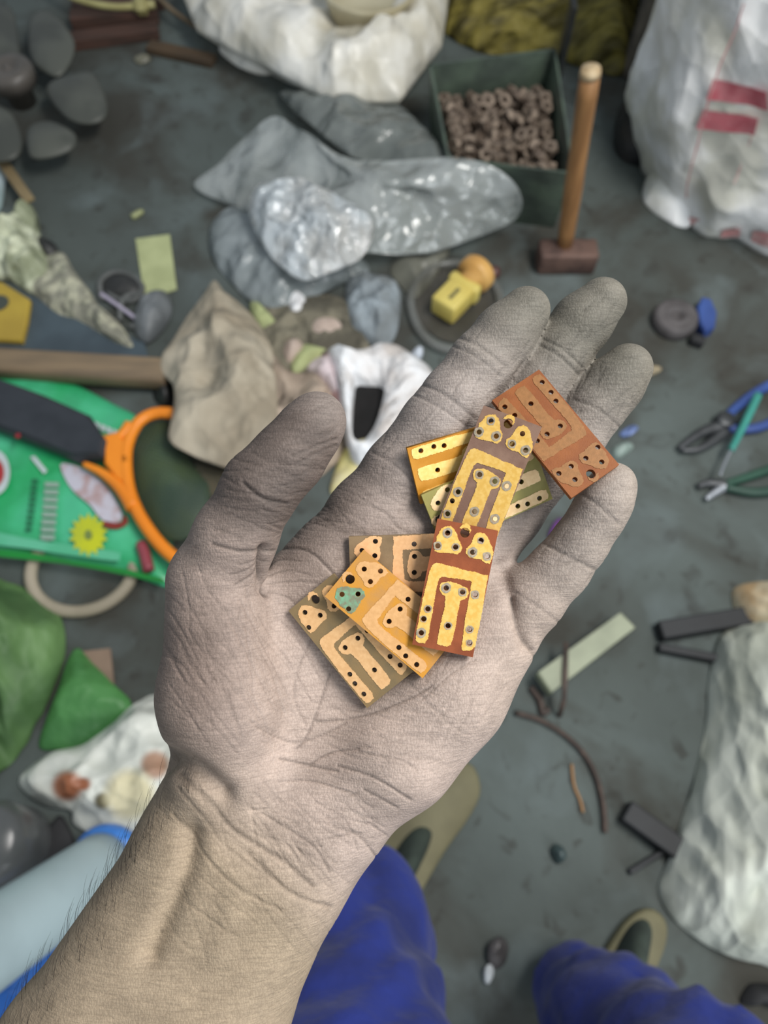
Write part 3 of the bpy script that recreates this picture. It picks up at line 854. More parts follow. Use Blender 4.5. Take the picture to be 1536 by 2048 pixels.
def wire(name, px, r, m, lab, cat, z=0.006, n=24):
    pts = catmull([F(x, y, z) for x, y in px], n, closed=False)
    V, Fc = tube(pts, r, 8)
    o = mesh(name, V, Fc, m); tag(o, lab, cat); return o
wire('rusty_rod', [(1030, 1425), (1080, 1440), (1130, 1470), (1170, 1510), (1195, 1560), (1208, 1620), (1210, 1665)], 0.0048, RW, 'curved rusty rod on the floor below the flat box', 'rod', z=0.007)
wire('copper_wire', [(1143, 1528), (1148, 1570), (1160, 1600), (1166, 1625)], 0.003, mat('copper_wire', (150, 116, 80), None, rough=0.5, metal=0.3), 'short copper coloured wire inside the bend of the rusty rod', 'wire', z=0.004)
wire('iron_hook', [(1062, 1375), (1080, 1400), (1086, 1425), (1098, 1418)], 0.006, RW, 'small rusty hook at the corner of the flat box', 'hook', z=0.007)
o = pillow('black_clip', [(1490, 1975), (1510, 1965), (1560, 1975), (1560, 2020), (1515, 2005), (1500, 2012), (1478, 2004)], mat('near_black', (34, 34, 36)), h=0.02, amp=0.006, scale=20, seed=4.2, nb=30, nr=8)
tag(o, 'black plastic clip at the lower right corner', 'clip')

# ---------------------------------------------------------------- upper left: fan, planks, hose
FM = mat('fan_plastic', (86, 88, 80), (70, 72, 66), scale=10, rough=0.5)
fr = empty('fan_rotor', F(45, 195)); tag(fr, 'dark plastic fan rotor with broad blades at the top left', 'fan')
fz = 0.07
V, Fc = lathe([(0.035, 0.0), (0.035, 0.05), (0.058, 0.055), (0.062, 0.085), (0.056, 0.10), (0.030, 0.105), (0.022, 0.096), (0.008, 0.096), (0.006, 0.104), (0.0, 0.104)], 36, F(48, 205))
mesh('hub', V, Fc, mat('fan_hub', (98, 92, 86), (80, 76, 70), scale=10, rough=0.4), fr)
for i, pp in enumerate([[(70, 130), (58, 90), (62, 42), (88, 24), (122, 44), (150, 88), (138, 135), (112, 155)],
           [(95, 190), (105, 165), (150, 152), (185, 150), (208, 185), (214, 232), (180, 250), (135, 238)],
           [(58, 260), (100, 245), (150, 270), (146, 300), (95, 318), (60, 312)],
           [(-40, 215), (20, 225), (46, 290), (20, 322), (-40, 310)],
           [(-40, 20), (20, 15), (38, 80), (36, 125), (-10, 140), (-40, 120)]]):
    pillow('blade', pp, FM, h=0.018, z0=fz, amp=0.004, scale=6, seed=i + 0.4, edge=0.004, nb=48, nr=8, parent=fr)
WD = mat('dark_plank', (78, 54, 44), (58, 42, 34), scale=6, rough=0.8, stretch=(1, 8, 8))
bar('plank', (135, 95), (320, 70), 0.05, 0.03, WD, 'dark brown plank nearest the bare floor at the top left', 'plank')
bar('plank', (150, 60), (320, 40), 0.05, 0.045, WD, 'middle dark brown plank right of the fan', 'plank')
bar('plank', (150, 28), (330, 12), 0.05, 0.03, WD, 'dark brown plank under the pale yellow hose', 'plank')
bar('plank', (300, 100), (430, 130), 0.04, 0.02, mat('dark_plank_b', (84, 66, 46), (62, 50, 36), scale=6, rough=0.8), 'dull brown batten beside the milky sack', 'plank')
hs = empty('garden_hose', F(250, 12)); tag(hs, 'pale yellow hose with a hexagonal coupling at the top edge', 'hose')
HO = mat('pale_yellow_hose', (178, 172, 116), (160, 152, 100), scale=10, rough=0.5)
hp = catmull([F(x, y, 0.06) for x, y in [(90, -40), (140, -8), (190, 8), (235, 14), (270, 12)]], 20, closed=False)
V, Fc = tube(hp, 0.009, 10); mesh('hose_pipe', V, Fc, HO, hs)
hd = (hp[-1] - hp[-3]).normalized()
V, Fc = tube([hp[-1] - hd * 0.005, hp[-1] + hd * 0.008, hp[-1] + hd * 0.03, hp[-1] + hd * 0.034, hp[-1] + hd * 0.055], [0.012, 0.024, 0.024, 0.012, 0.010], 6); mesh('coupling', V, Fc, HO, hs, smooth=False)
wire('thin_stick', [(310, -10), (350, 25), (395, 55)], 0.007, mat('stick_brown', (120, 104, 82), (96, 82, 62), scale=10, rough=0.8), 'thin brown stick beside the milky sack', 'stick', z=0.05)

# ---------------------------------------------------------------- left: slat, wrappers, card, cables
bar('wood_slat', (-30, 280), (72, 425), 0.026, 0.012, mat('tan_slat', (150, 132, 96), (130, 112, 80), scale=8, rough=0.7), 'thin tan wooden slat above the yellowish wrappers', 'slat', z=0.03)
o = pillow('white_tab', [(-30, 330), (16, 338), (10, 375), (2, 420), (-30, 430)], mat('white_plastic', (190, 206, 212), (160, 180, 180), scale=8, rough=0.4), h=0.02, amp=0.008, seed=1.2, nb=36, nr=8)
tag(o, 'bluish white plastic tab at the left picture edge', 'plastic tab')
CREAM = mat('cream_wrapper', (232, 236, 206), (150, 156, 126), scale=12, rough=0.55, bump=0.3, bscale=30, contrast=(0.42, 0.58), crease=1.0, cscale=15)
o = pillow('cream_wrapper', [(62, 412), (78, 440), (84, 480), (98, 520), (104, 560), (70, 590), (20, 565), (-40, 560), (-40, 500), (10, 470), (40, 440)], CREAM, h=0.06, amp=0.07, scale=13, seed=3.6, nr=30, nb=120)
tag(o, 'heap of crumpled cream wrappers at the left edge', 'wrapper')
o = pillow('paper_strip', [(100, 512), (128, 508), (150, 545), (185, 590), (205, 620), (240, 650), (268, 695), (240, 692), (205, 672), (160, 645), (120, 632), (85, 605), (60, 575), (80, 540)],
           mat('speckled_paper', (186, 184, 160), (150, 148, 132), scale=30, rough=0.75, bump=0.3, bscale=30, contrast=(0.45, 0.55), crease=0.9, cscale=18), h=0.035, amp=0.03, scale=16, seed=2.9, nr=24, nb=120)
tag(o, 'long speckled paper strip slanting down to the wooden bar', 'paper')
V, Fc = prism([F(x, y) for x, y in [(-60, 590), (100, 600), (290, 690), (300, 722), (140, 710), (-60, 690)]], 0.006)
o = mesh('slate_sheet', V, Fc, mat('slate_blue', (76, 90, 98), (66, 78, 86), scale=10, rough=0.7), None, smooth=False)
tag(o, 'dark slate blue sheet under the speckled paper strip', 'sheet')
pk = empty('yellow_packet', F(20, 635)); tag(pk, 'mustard yellow packet with a dark round mark at the left edge', 'packet')
V, Fc = prism([F(x, y, 0.007) for x, y in [(-60, 555), (10, 572), (64, 606), (58, 650), (48, 690), (-60, 684)]], 0.014, 0.004); mesh('packet_body', V, Fc, mat('mustard_card', (190, 162, 64), (176, 148, 58), scale=10, rough=0.6), pk, smooth=False)
c0 = F(-2, 606, 0.022)
V, Fc = lathe([(0.0, 0.0), (0.022, 0.0), (0.022, 0.0012), (0.0, 0.0012)], 24, c0); mesh('round_mark', V, Fc, mat('slate_mark', (72, 78, 70)), pk, smooth=False)
V, Fc = prism([F(x, y) for x, y in [(272, 480), (340, 471), (354, 580), (290, 600)]], 0.004)
o = mesh('lime_card', V, Fc, mat('lime_card', (186, 192, 142), (170, 176, 128), scale=14, rough=0.8), None, smooth=False)
tag(o, 'pale lime green card lying on the dark floor', 'card')
CAB = mat('black_cable', (42, 42, 42), (54, 54, 52), scale=20, rough=0.5)
GCAB = mat('grey_cable', (104, 106, 104), (88, 90, 88), scale=20, rough=0.6)
wire('cable_loop', [(205, 600), (200, 565), (225, 545), (260, 550), (285, 575), (270, 600), (235, 598), (215, 585)], 0.007, GCAB, 'grey cable loop beside the lime card', 'cable', z=0.008)
wire('cable_loop', [(240, 640), (245, 600), (275, 588), (295, 610), (285, 640), (260, 655)], 0.007, GCAB, 'grey cable loop just above the wooden bar', 'cable', z=0.009)
o = pillow('black_grip', [(205, 570), (230, 555), (280, 565), (285, 592), (240, 598), (210, 592)], CAB, h=0.02, amp=0.008, scale=20, seed=1.5, nb=30, nr=8)
tag(o, 'black rubber lump inside the upper cable loop', 'rubber')
wire('lilac_stick', [(202, 588), (240, 614), (282, 645)], 0.005, mat('lilac_plastic', (180, 172, 190), None, rough=0.4), 'thin lilac plastic stick beside the speckled paper', 'stick', z=0.014)
o = pillow('grey_film_scrap', [(290, 600), (330, 585), (345, 620), (330, 660), (295, 690), (270, 660)], mat('grey_scrap', (120, 124, 126), (98, 102, 104), scale=14, rough=0.5), h=0.04, amp=0.03, scale=18, seed=6.8, nb=60)
tag(o, 'grey film scrap left of the kraft bag', 'film')
o = pillow('dark_scrap', [(80, 480), (105, 485), (118, 505), (100, 518), (82, 505)], CAB, h=0.02, amp=0.01, scale=20, seed=8.8, nb=30, nr=8)
tag(o, 'dark scrap between the cream wrappers and the floor', 'scrap')
# wooden bar
wb = F(170, 722)
a, b = F(-80, 722, 0.035), F(338, 748, 0.035)
a.z = b.z = 0.0
d = b - a
V, Fc = boxm((a + b) / 2 + Vector((0, 0, 0.035)), d.length, 0.062, 0.045, RZ(math.atan2(d.y, d.x)), 0.012)
o = mesh('wooden_bar', V, Fc, mat('worn_wood', (142, 122, 96), (120, 104, 84), scale=5, rough=0.75, stretch=(1, 8, 4), bump=0.2), None)
tag(o, 'worn wooden bar lying left of the kraft bag', 'wooden bar')
o = pillow('black_hollow_cap', [(310, 775), (345, 772), (350, 800), (330, 815), (310, 800)], CAB, h=0.03, amp=0.004, seed=2.4, nb=30, nr=8)
tag(o, 'black cap under the end of the wooden bar', 'cap')

# ---------------------------------------------------------------- green bag and racket
GB = mat('green_bag_film', (44, 174, 104), (84, 200, 150), scale=5, rough=0.3, bump=0.2, bscale=12, crease=0.3, cscale=9)
gz = 0.03
gb = empty('green_bag', F(150, 960)); tag(gb, 'bright green printed plastic bag lying under the orange racket', 'bag')
pillow('bag_film', [(-90, 750), (0, 748), (70, 752), (140, 766), (220, 806), (290, 850), (330, 960), (345, 1080), (345, 1172), (260, 1152), (130, 1128), (0, 1108), (-90, 1098)], GB, h=gz - 0.006, p=9, q=0.8, amp=0.010, scale=10, seed=5.9, nr=36, nb=140, parent=gb, cr=0.3)
def decal(name, px, m, z=gz + 0.006, smooth_=True):
    pts = [F(x, y, z) for x, y in px]
    if smooth_: pts = catmull(pts, 4 * len(pts))
    V, Fc = prism(pts, 0.0008)
    return mesh(name, V, Fc, m, gb, smooth=False)
MINT = mat('mint_print', (104, 196, 156), (86, 186, 140), scale=10, rough=0.4)
WHITEP = mat('white_print', (206, 220, 220), (196, 206, 206), scale=20, rough=0.4)
DGP = mat('dark_green_print', (30, 112, 74)); LIMEP = mat('yellow_print', (206, 212, 36), (190, 200, 50), scale=20, rough=0.4)
decal('printed_band', [(-20, 1064), (60, 1078), (150, 1092), (240, 1106), (240, 1122), (150, 1112), (60, 1098), (-20, 1086)], MINT)
decal('bottom_edge', [(-60, 1094), (60, 1106), (150, 1122), (250, 1138), (335, 1160), (335, 1168), (250, 1150), (130, 1128), (-60, 1106)], mat('deep_green_print', (26, 140, 54), (30, 128, 50), scale=10, rough=0.4))
decal('printed_picture', [(122, 928), (160, 935), (200, 960), (225, 990), (245, 1030), (235, 1045), (205, 1040), (180, 1010), (150, 985), (132, 960)], mat('white_picture', (206, 204, 216), (186, 160, 160), scale=22, rough=0.4, contrast=(0.5, 0.6)))
decal('picture_red_edge', [(205, 1042), (240, 1046), (250, 1030), (256, 1046), (236, 1058), (210, 1054)], mat('dark_red_print', (138, 50, 40)))  # dark red print along the picture's lower edge
fl0 = (177, 1070)
decal('printed_flower', [(fl0[0] + (39 if k % 2 else 29) * math.cos(2 * math.pi * k / 28), fl0[1] + (44 if k % 2 else 33) * math.sin(2 * math.pi * k / 28)) for k in range(28)], LIMEP, z=gz + 0.0075)
decal('flower_centre', [(fl0[0] + 8 * math.cos(k), fl0[1] + 10 * math.sin(k)) for k in range(6)], mat('flower_grey', (120, 140, 70)), z=gz + 0.009)
decal('round_emblem', [(-12 + 32 * math.cos(2 * math.pi * k / 20), 945 + 46 * math.sin(2 * math.pi * k / 20)) for k in range(20)], WHITEP)
decal('emblem_centre', [(-14 + 22 * math.cos(2 * math.pi * k / 20), 945 + 30 * math.sin(2 * math.pi * k / 20)) for k in range(20)], mat('red_emblem', (176, 52, 54)), z=gz + 0.0075)
rl = random.Random(3)
for k in range(9):       # blurred column of dark lettering
    y = 958 + k * 12; x = 70 - k * 1.6
    decal('lettering', [(x - 6, y), (x + 7, y + 1), (x + 7, y + 8), (x - 6, y + 7)], DGP, smooth_=False)
for k in range(8):       # blurred column of pale lettering
    y = 964 + k * 15; x = 104 - k * 1.2
    decal('lettering', [(x - 14, y), (x + 14, y + 1), (x + 14, y + 11), (x - 14, y + 10)], mat('grey_print', (150, 176, 160)), smooth_=False)
decal('lettering', [(60, 914), (70, 912), (95, 942), (88, 948)], WHITEP, smooth_=False)
for k, (x0, x1) in enumerate([(118, 130), (132, 145), (147, 156), (158, 166)]):
    y = 824 + (x0 - 118) * 0.22
    decal('lettering', [(x0, y), (x1, y + 3), (x1, y + 24), (x0, y + 20)], WHITEP, smooth_=False)
for k in range(5):
    x = 178 + k * 12; y = 838 + k * 5
    decal('lettering', [(x, y), (x + 9, y + 4), (x + 9, y + 16), (x, y + 12)], WHITEP, smooth_=False)

rz_ = gz + 0.028
rk = empty('mosquito_racket', F(250, 930)); tag(rk, 'orange electric mosquito racket with a black handle on the green bag', 'racket')
OR = mat('orange_frame', (255, 152, 38), (246, 140, 30), scale=6, rough=0.4)
fp = catmull([F(x, y, rz_) for x, y in [(252, 930), (258, 880), (285, 838), (335, 826), (420, 852), (500, 915), (545, 1000), (530, 1085), (470, 1135), (400, 1142), (340, 1108), (292, 1052), (262, 992)]], 72)
V, Fc = tube(fp + [fp[0], fp[1]], 0.0125, 10, cap=False); mesh('frame', V, Fc, OR, rk)
def rtube(nm, px, r, m, z=rz_):
    pts = catmull([F(x, y, z) for x, y in px], 14, closed=False)
    rr = [r[0] + (r[1] - r[0]) * k / 13 for k in range(14)] if isinstance(r, tuple) else r
    V, Fc = tube(pts, rr, 10); return mesh(nm, V, Fc, m, rk)
rtube('frame_fork', [(188, 866), (218, 882), (245, 870), (262, 850)], (0.006, 0.014), OR)
rtube('frame_fork', [(168, 928), (205, 946), (240, 975), (268, 1015)], (0.006, 0.016), OR)
V, Fc = prism([F(x, y, rz_ - 0.012) for x, y in [(215, 880), (242, 872), (262, 900), (262, 980), (240, 968), (215, 935)]], 0.022, 0.005); mesh('neck', V, Fc, OR, rk, smooth=False)
V, Fc = prism([F(x, y, rz_ - 0.014) for x, y in [(-120, 735), (0, 768), (100, 805), (190, 845), (222, 895), (216, 926), (160, 928), (90, 900), (0, 866), (-120, 820)]], 0.034, 0.010); mesh('handle', V, Fc, mat('black_handle', (52, 56, 62), (44, 48, 54), scale=20, rough=0.5), rk, smooth=False)
V, Fc = lathe([(0.0, 0.0), (0.006, 0.0), (0.005, 0.003), (0.0, 0.003)], 12, F(36, 872, rz_ + 0.018)); mesh('indicator', V, Fc, mat('red_led', (150, 40, 48)), rk)
# wire grid: strands clipped to the oval
poly = [(p.x, p.y) for p in fp]
def clip(c, d):
    hits = []
    for i in range(len(poly)):
        a, b = Vector(poly[i]), Vector(poly[(i + 1) % len(poly)])
        e = b - a; den = d.x * e.y - d.y * e.x
        if abs(den) < 1e-9: continue
        s = ((a.x - c.x) * d.y - (a.y - c.y) * d.x) / den * 1.0
        s = ((c.x - a.x) * d.y - (c.y - a.y) * d.x) / (e.x * d.y - e.y * d.x)
        if 0 <= s < 1:
            h = a + e * s; hits.append((h - c).dot(d))
    return sorted(hits)
pc = sum((Vector(p) for p in poly), Vector((0, 0))) / len(poly)
G = [[], []]
for dirv in (Vector((0.94, -0.34)), Vector((0.34, 0.94))):
    nrm = Vector((-dirv.y, dirv.x))
    for k in range(-20, 21):
        c = pc + nrm * k * 0.0085
        h = clip(c, dirv)
        if len(h) >= 2:
            a, b = c + dirv * h[0], c + dirv * h[-1]
            add(G, tube([Vector((a.x, a.y, rz_)), Vector((b.x, b.y, rz_))], 0.0007, 4))
o = mesh('wire_grid', G[0], G[1], mat('grid_wire', (88, 96, 86), None, rough=0.5, metal=0.4), rk)
o['kind'] = 'stuff'
wire('red_marker', [(282, 1086), (290, 1110), (298, 1142)], 0.011, mat('dull_red', (156, 74, 84), (140, 62, 70), scale=20, rough=0.4), 'dull red marker pen beside the racket on the green bag', 'pen', z=gz + 0.012, n=6)
# stuff seen through the grid
o = pillow('olive_leaf_bag', [(262, 900), (300, 850), (345, 850), (380, 920), (420, 980), (400, 1060), (340, 1080), (290, 1020)], mat('olive_green_film', (78, 98, 62), (60, 84, 66), scale=10, rough=0.5), h=0.02, z0=gz + 0.002, amp=0.006, seed=9.2)
tag(o, 'dull olive film lying under the racket grid', 'film')

# ---------------------------------------------------------------- lower left
rc = F(165, 1138, 0.012)
pts = [rc + Vector((0.098 * math.cos(2 * math.pi * k / 40), 0.085 * math.sin(2 * math.pi * k / 40), 0)) for k in range(41)]
V, Fc = tube(pts, 0.012, 10, cap=False)
o = mesh('cream_ring', V, Fc, mat('cream_ring', (178, 166, 146), (156, 146, 126), scale=8, rough=0.6)); tag(o, 'cream plastic ring half hidden under the green bag', 'ring')
GC = mat('green_cloth', (104, 140, 84), (72, 104, 60), scale=7, rough=0.6, bump=0.3, bscale=16, crease=0.6, cscale=8)
o = pillow('green_sack', [(-60, 1165), (20, 1168), (80, 1190), (122, 1230), (134, 1290), (112, 1375), (66, 1470), (10, 1540), (-60, 1560)], GC, h=0.08, amp=0.10, scale=11, seed=4.7, nr=36, nb=130, aniso=(1.5, 0.6), rot=0.5); tag(o, 'soft green cloth bag at the left edge below the printed bag', 'bag')
o = pillow('green_flap', [(150, 1300), (190, 1330), (230, 1370), (264, 1410), (230, 1450), (180, 1490), (120, 1500), (80, 1490), (110, 1400)], mat('leaf_green_film', (78, 138, 74), (56, 108, 56), scale=7, rough=0.5, bump=0.3, crease=0.5, cscale=9), h=0.03, amp=0.015, scale=9, seed=5.7); tag(o, 'leaf green film flap between the cloth bag and the white bag', 'film')
V, Fc = prism([F(x, y) for x, y in [(160, 1305), (222, 1298), (230, 1375), (200, 1385)]], 0.006)
o = mesh('cardboard_piece', V, Fc, mat('cardboard', (142, 120, 102), (124, 104, 88), scale=10, rough=0.85), None, smooth=False); tag(o, 'brown cardboard piece above the green film flap', 'cardboard')
WB = mat('stained_white_film', (222, 222, 210), attr='stain', rough=0.4, bump=0.3, bscale=14, crease=0.8, cscale=11)
o = pillow('stained_white_bag', [(42, 1572), (58, 1540), (108, 1506), (170, 1490), (232, 1445), (278, 1404), (330, 1398), (420, 1500), (400, 1640), (270, 1690), (160, 1655), (146, 1622), (96, 1612)], WB, h=0.05, amp=0.05, scale=9, seed=6.3, nr=40, nb=160)
paint(o, (218, 220, 210), [(135, 1572, 36, (164, 104, 72)), (168, 1568, 16, (150, 92, 62)), (205, 1602, 20, (90, 84, 60)), (310, 1530, 34, (176, 140, 116)), (260, 1590, 60, (224, 214, 176))], 'stain')
tag(o, 'rumpled white plastic bag with brown stains beside the wrist', 'bag')
o = pillow('white_paper_edge', [(-30, 1480), (8, 1488), (12, 1510), (-5, 1530), (-30, 1540)], WPAP, h=0.02, amp=0.005, seed=2.8, nb=30, nr=8); tag(o, 'white paper edge at the left edge above the stained bag', 'paper')
jr = F(40, 1690)
V, Fc = lathe([(0.0, 0.0), (0.052, 0.0), (0.060, 0.02), (0.064, 0.09), (0.058, 0.12), (0.045, 0.135), (0.0, 0.138)], 36, jr)
o = mesh('grey_jar', V, Fc, mat('grey_blue_plastic', (98, 100, 100), (78, 80, 80), scale=8, rough=0.25)); tag(o, 'smoky grey plastic jar left of the stained bag', 'jar')
pr = empty('plastic_pipe', F(205, 1730)); tag(pr, 'pale blue grey plastic pipe with a blue collar at the lower left', 'pipe')
a, b = F(212, 1728, 0.056), F(-70, 1925, 0.34)
V, Fc = tube([a.lerp(b, k / 8 * 1.6) for k in range(9)], 0.052, 28); mesh('pipe_tube', V, Fc, mat('pale_blue_plastic', (176, 196, 200), (160, 178, 182), scale=5, rough=0.45), pr)
dn = (a - b).normalized()
V, Fc = tube([a - dn * 0.012, a + dn * 0.004, a + dn * 0.022], [0.056, 0.060, 0.055], 28); mesh('collar', V, Fc, mat('bright_blue_film', (62, 126, 206), (52, 108, 190), scale=14, rough=0.35, bump=0.4), pr)
o = pillow('blue_tarp', [(-160, 1950), (-20, 1920), (90, 1880), (170, 1830), (220, 1850), (180, 1960), (60, 2090), (-120, 2160)], mat('blue_tarp', (30, 92, 170), (22, 74, 146), scale=8, rough=0.5, bump=0.3), h=0.03, amp=0.02, scale=10, seed=7.1); tag(o, 'blue tarpaulin fold under the pale pipe', 'tarpaulin')
o = pillow('dark_mat', [(-120, 1755), (0, 1745), (90, 1752), (150, 1700), (130, 1640), (110, 1640), (20, 1760), (-60, 1800)], mat('near_black', (34, 34, 36)), h=0.012, amp=0.006, seed=1.7, nb=60, nr=10); tag(o, 'black rubber mat scrap under the smoky jar', 'mat')
# ================================================================ the person's arm and hand
HD = 21.0                                   # distance of the palm from the lens, in cm
def HP(px, py, z=0.0):                      # hand space: cm, x right, y up in the frame, z towards the lens
    k = (HD - z) / FPX
    return ((px - 768) * k, (1024 - py) * k, z)
def HR(r, z=0.0): return r * (HD - z) / FPX
HM = CM @ Matrix.Diagonal((0.01, 0.01, 0.01, 1)) @ Matrix.Translation((0, 0, -HD))

def J(px, py, z, r): return (HP(px, py, z), HR(r, z))

def build_hand():
    f = Field((-15.8, -24.7, -3.6), (8.2, 8.2, 4.2), 0.085)
    # palm: metacarpals
    palm = None
    W = lambda: None
    metas = [
        [J(470, 1570, -0.5, 105), J(560, 1330, -0.45, 95), J(735, 1035, -0.35, 84)],
        [J(530, 1600, -0.6, 105), J(690, 1330, -0.75, 92), J(830, 1060, -0.55, 84)],
        [J(590, 1620, -0.6, 105), J(780, 1370, -0.7, 92), J(930, 1120, -0.55, 80)],
        [J(640, 1640, -0.4, 98), J(850, 1420, -0.3, 98), J(985, 1230, -0.25, 82)],
    ]
    for m in metas:
        g = f.chain(m, 0.4)
        palm = g if palm is None else f.join(palm, g, 0.9)
    hyp = f.chain([J(672, 1625, 0.1, 88), J(800, 1510, 0.35, 103), J(905, 1385, 0.25, 103), J(975, 1280, 0.05, 92)], 0.5)
    palm = f.join(palm, hyp, 0.8)
    then = f.chain([J(456, 1500, 0.35, 118), J(440, 1390, 0.85, 116), J(438, 1250, 1.15, 104)], 0.6)
    palm = f.join(palm, then, 0.5)
    # forearm and wrist (two bones)
    fa = f.join(f.chain([J(465, 1560, -0.3, 128), J(402, 1705, -0.2, 128), J(150, 2105, -0.2, 152), J(-120, 2540, -0.4, 190)], 0.6),
              f.chain([J(640, 1640, -0.3, 120), J(570, 1735, -0.2, 127), J(425, 2010, -0.1, 150), J(150, 2540, -0.3, 190)], 0.6), 1.2)
    palm = f.join(palm, fa, 0.7)
    # thumb
    th = f.chain([J(438, 1260, 0.9, 92), J(432, 1165, 1.2, 92), J(470, 1075, 1.7, 80), J(522, 975, 2.2, 74),
                  J(578, 915, 2.2, 69), J(622, 858, 2.1, 60), J(637, 838, 2.05, 54)], 0.35)
    palm = f.join(palm, th, 0.35)
    # web between thumb and index
    web = f.chain([J(480, 1250, 0.3, 62), J(560, 1190, -0.25, 62), J(650, 1110, -0.4, 68)], 0.4)
    palm = f.join(palm, web, 0.55)
    fingers = [
        [J(735, 1035, -0.35, 76), J(800, 945, -0.1, 73), J(872, 850, 0.15, 70), J(912, 798, 0.25, 68), J(962, 728, 0.3, 64), J(1010, 668, 0.35, 59), J(1052, 622, 0.4, 49)],
        [J(845, 1050, -0.6, 76), J(945, 940, -0.55, 70), J(1028, 830, -0.5, 66), J(1075, 762, -0.4, 65), J(1120, 702, -0.3, 61), J(1165, 645, -0.15, 58), J(1204, 604, 0.0, 49)],
        [J(935, 1130, -0.6, 74), J(1018, 1027, -0.62, 64), J(1097, 927, -0.52, 61), J(1149, 867, -0.35, 61), J(1190, 812, -0.2, 60), J(1228, 770, -0.05, 57), J(1255, 737, 0.1, 50)],
        [J(985, 1260, -0.1, 78), J(1058, 1200, 0.25, 67), J(1120, 1137, 0.5, 58), J(1160, 1085, 0.72, 54), J(1194, 1033, 0.9, 52), J(1212, 998, 1.0, 52), J(1227, 970, 1.05, 46)],
    ]
    fg = None
    for c in fingers:
        g = f.chain(c, 0.25)
        fg = g if fg is None else f.join(fg, g, 0.1)
    hand = smin(palm, fg, 0.35)
    V, Q = nets(f, hand)
    return V, Q

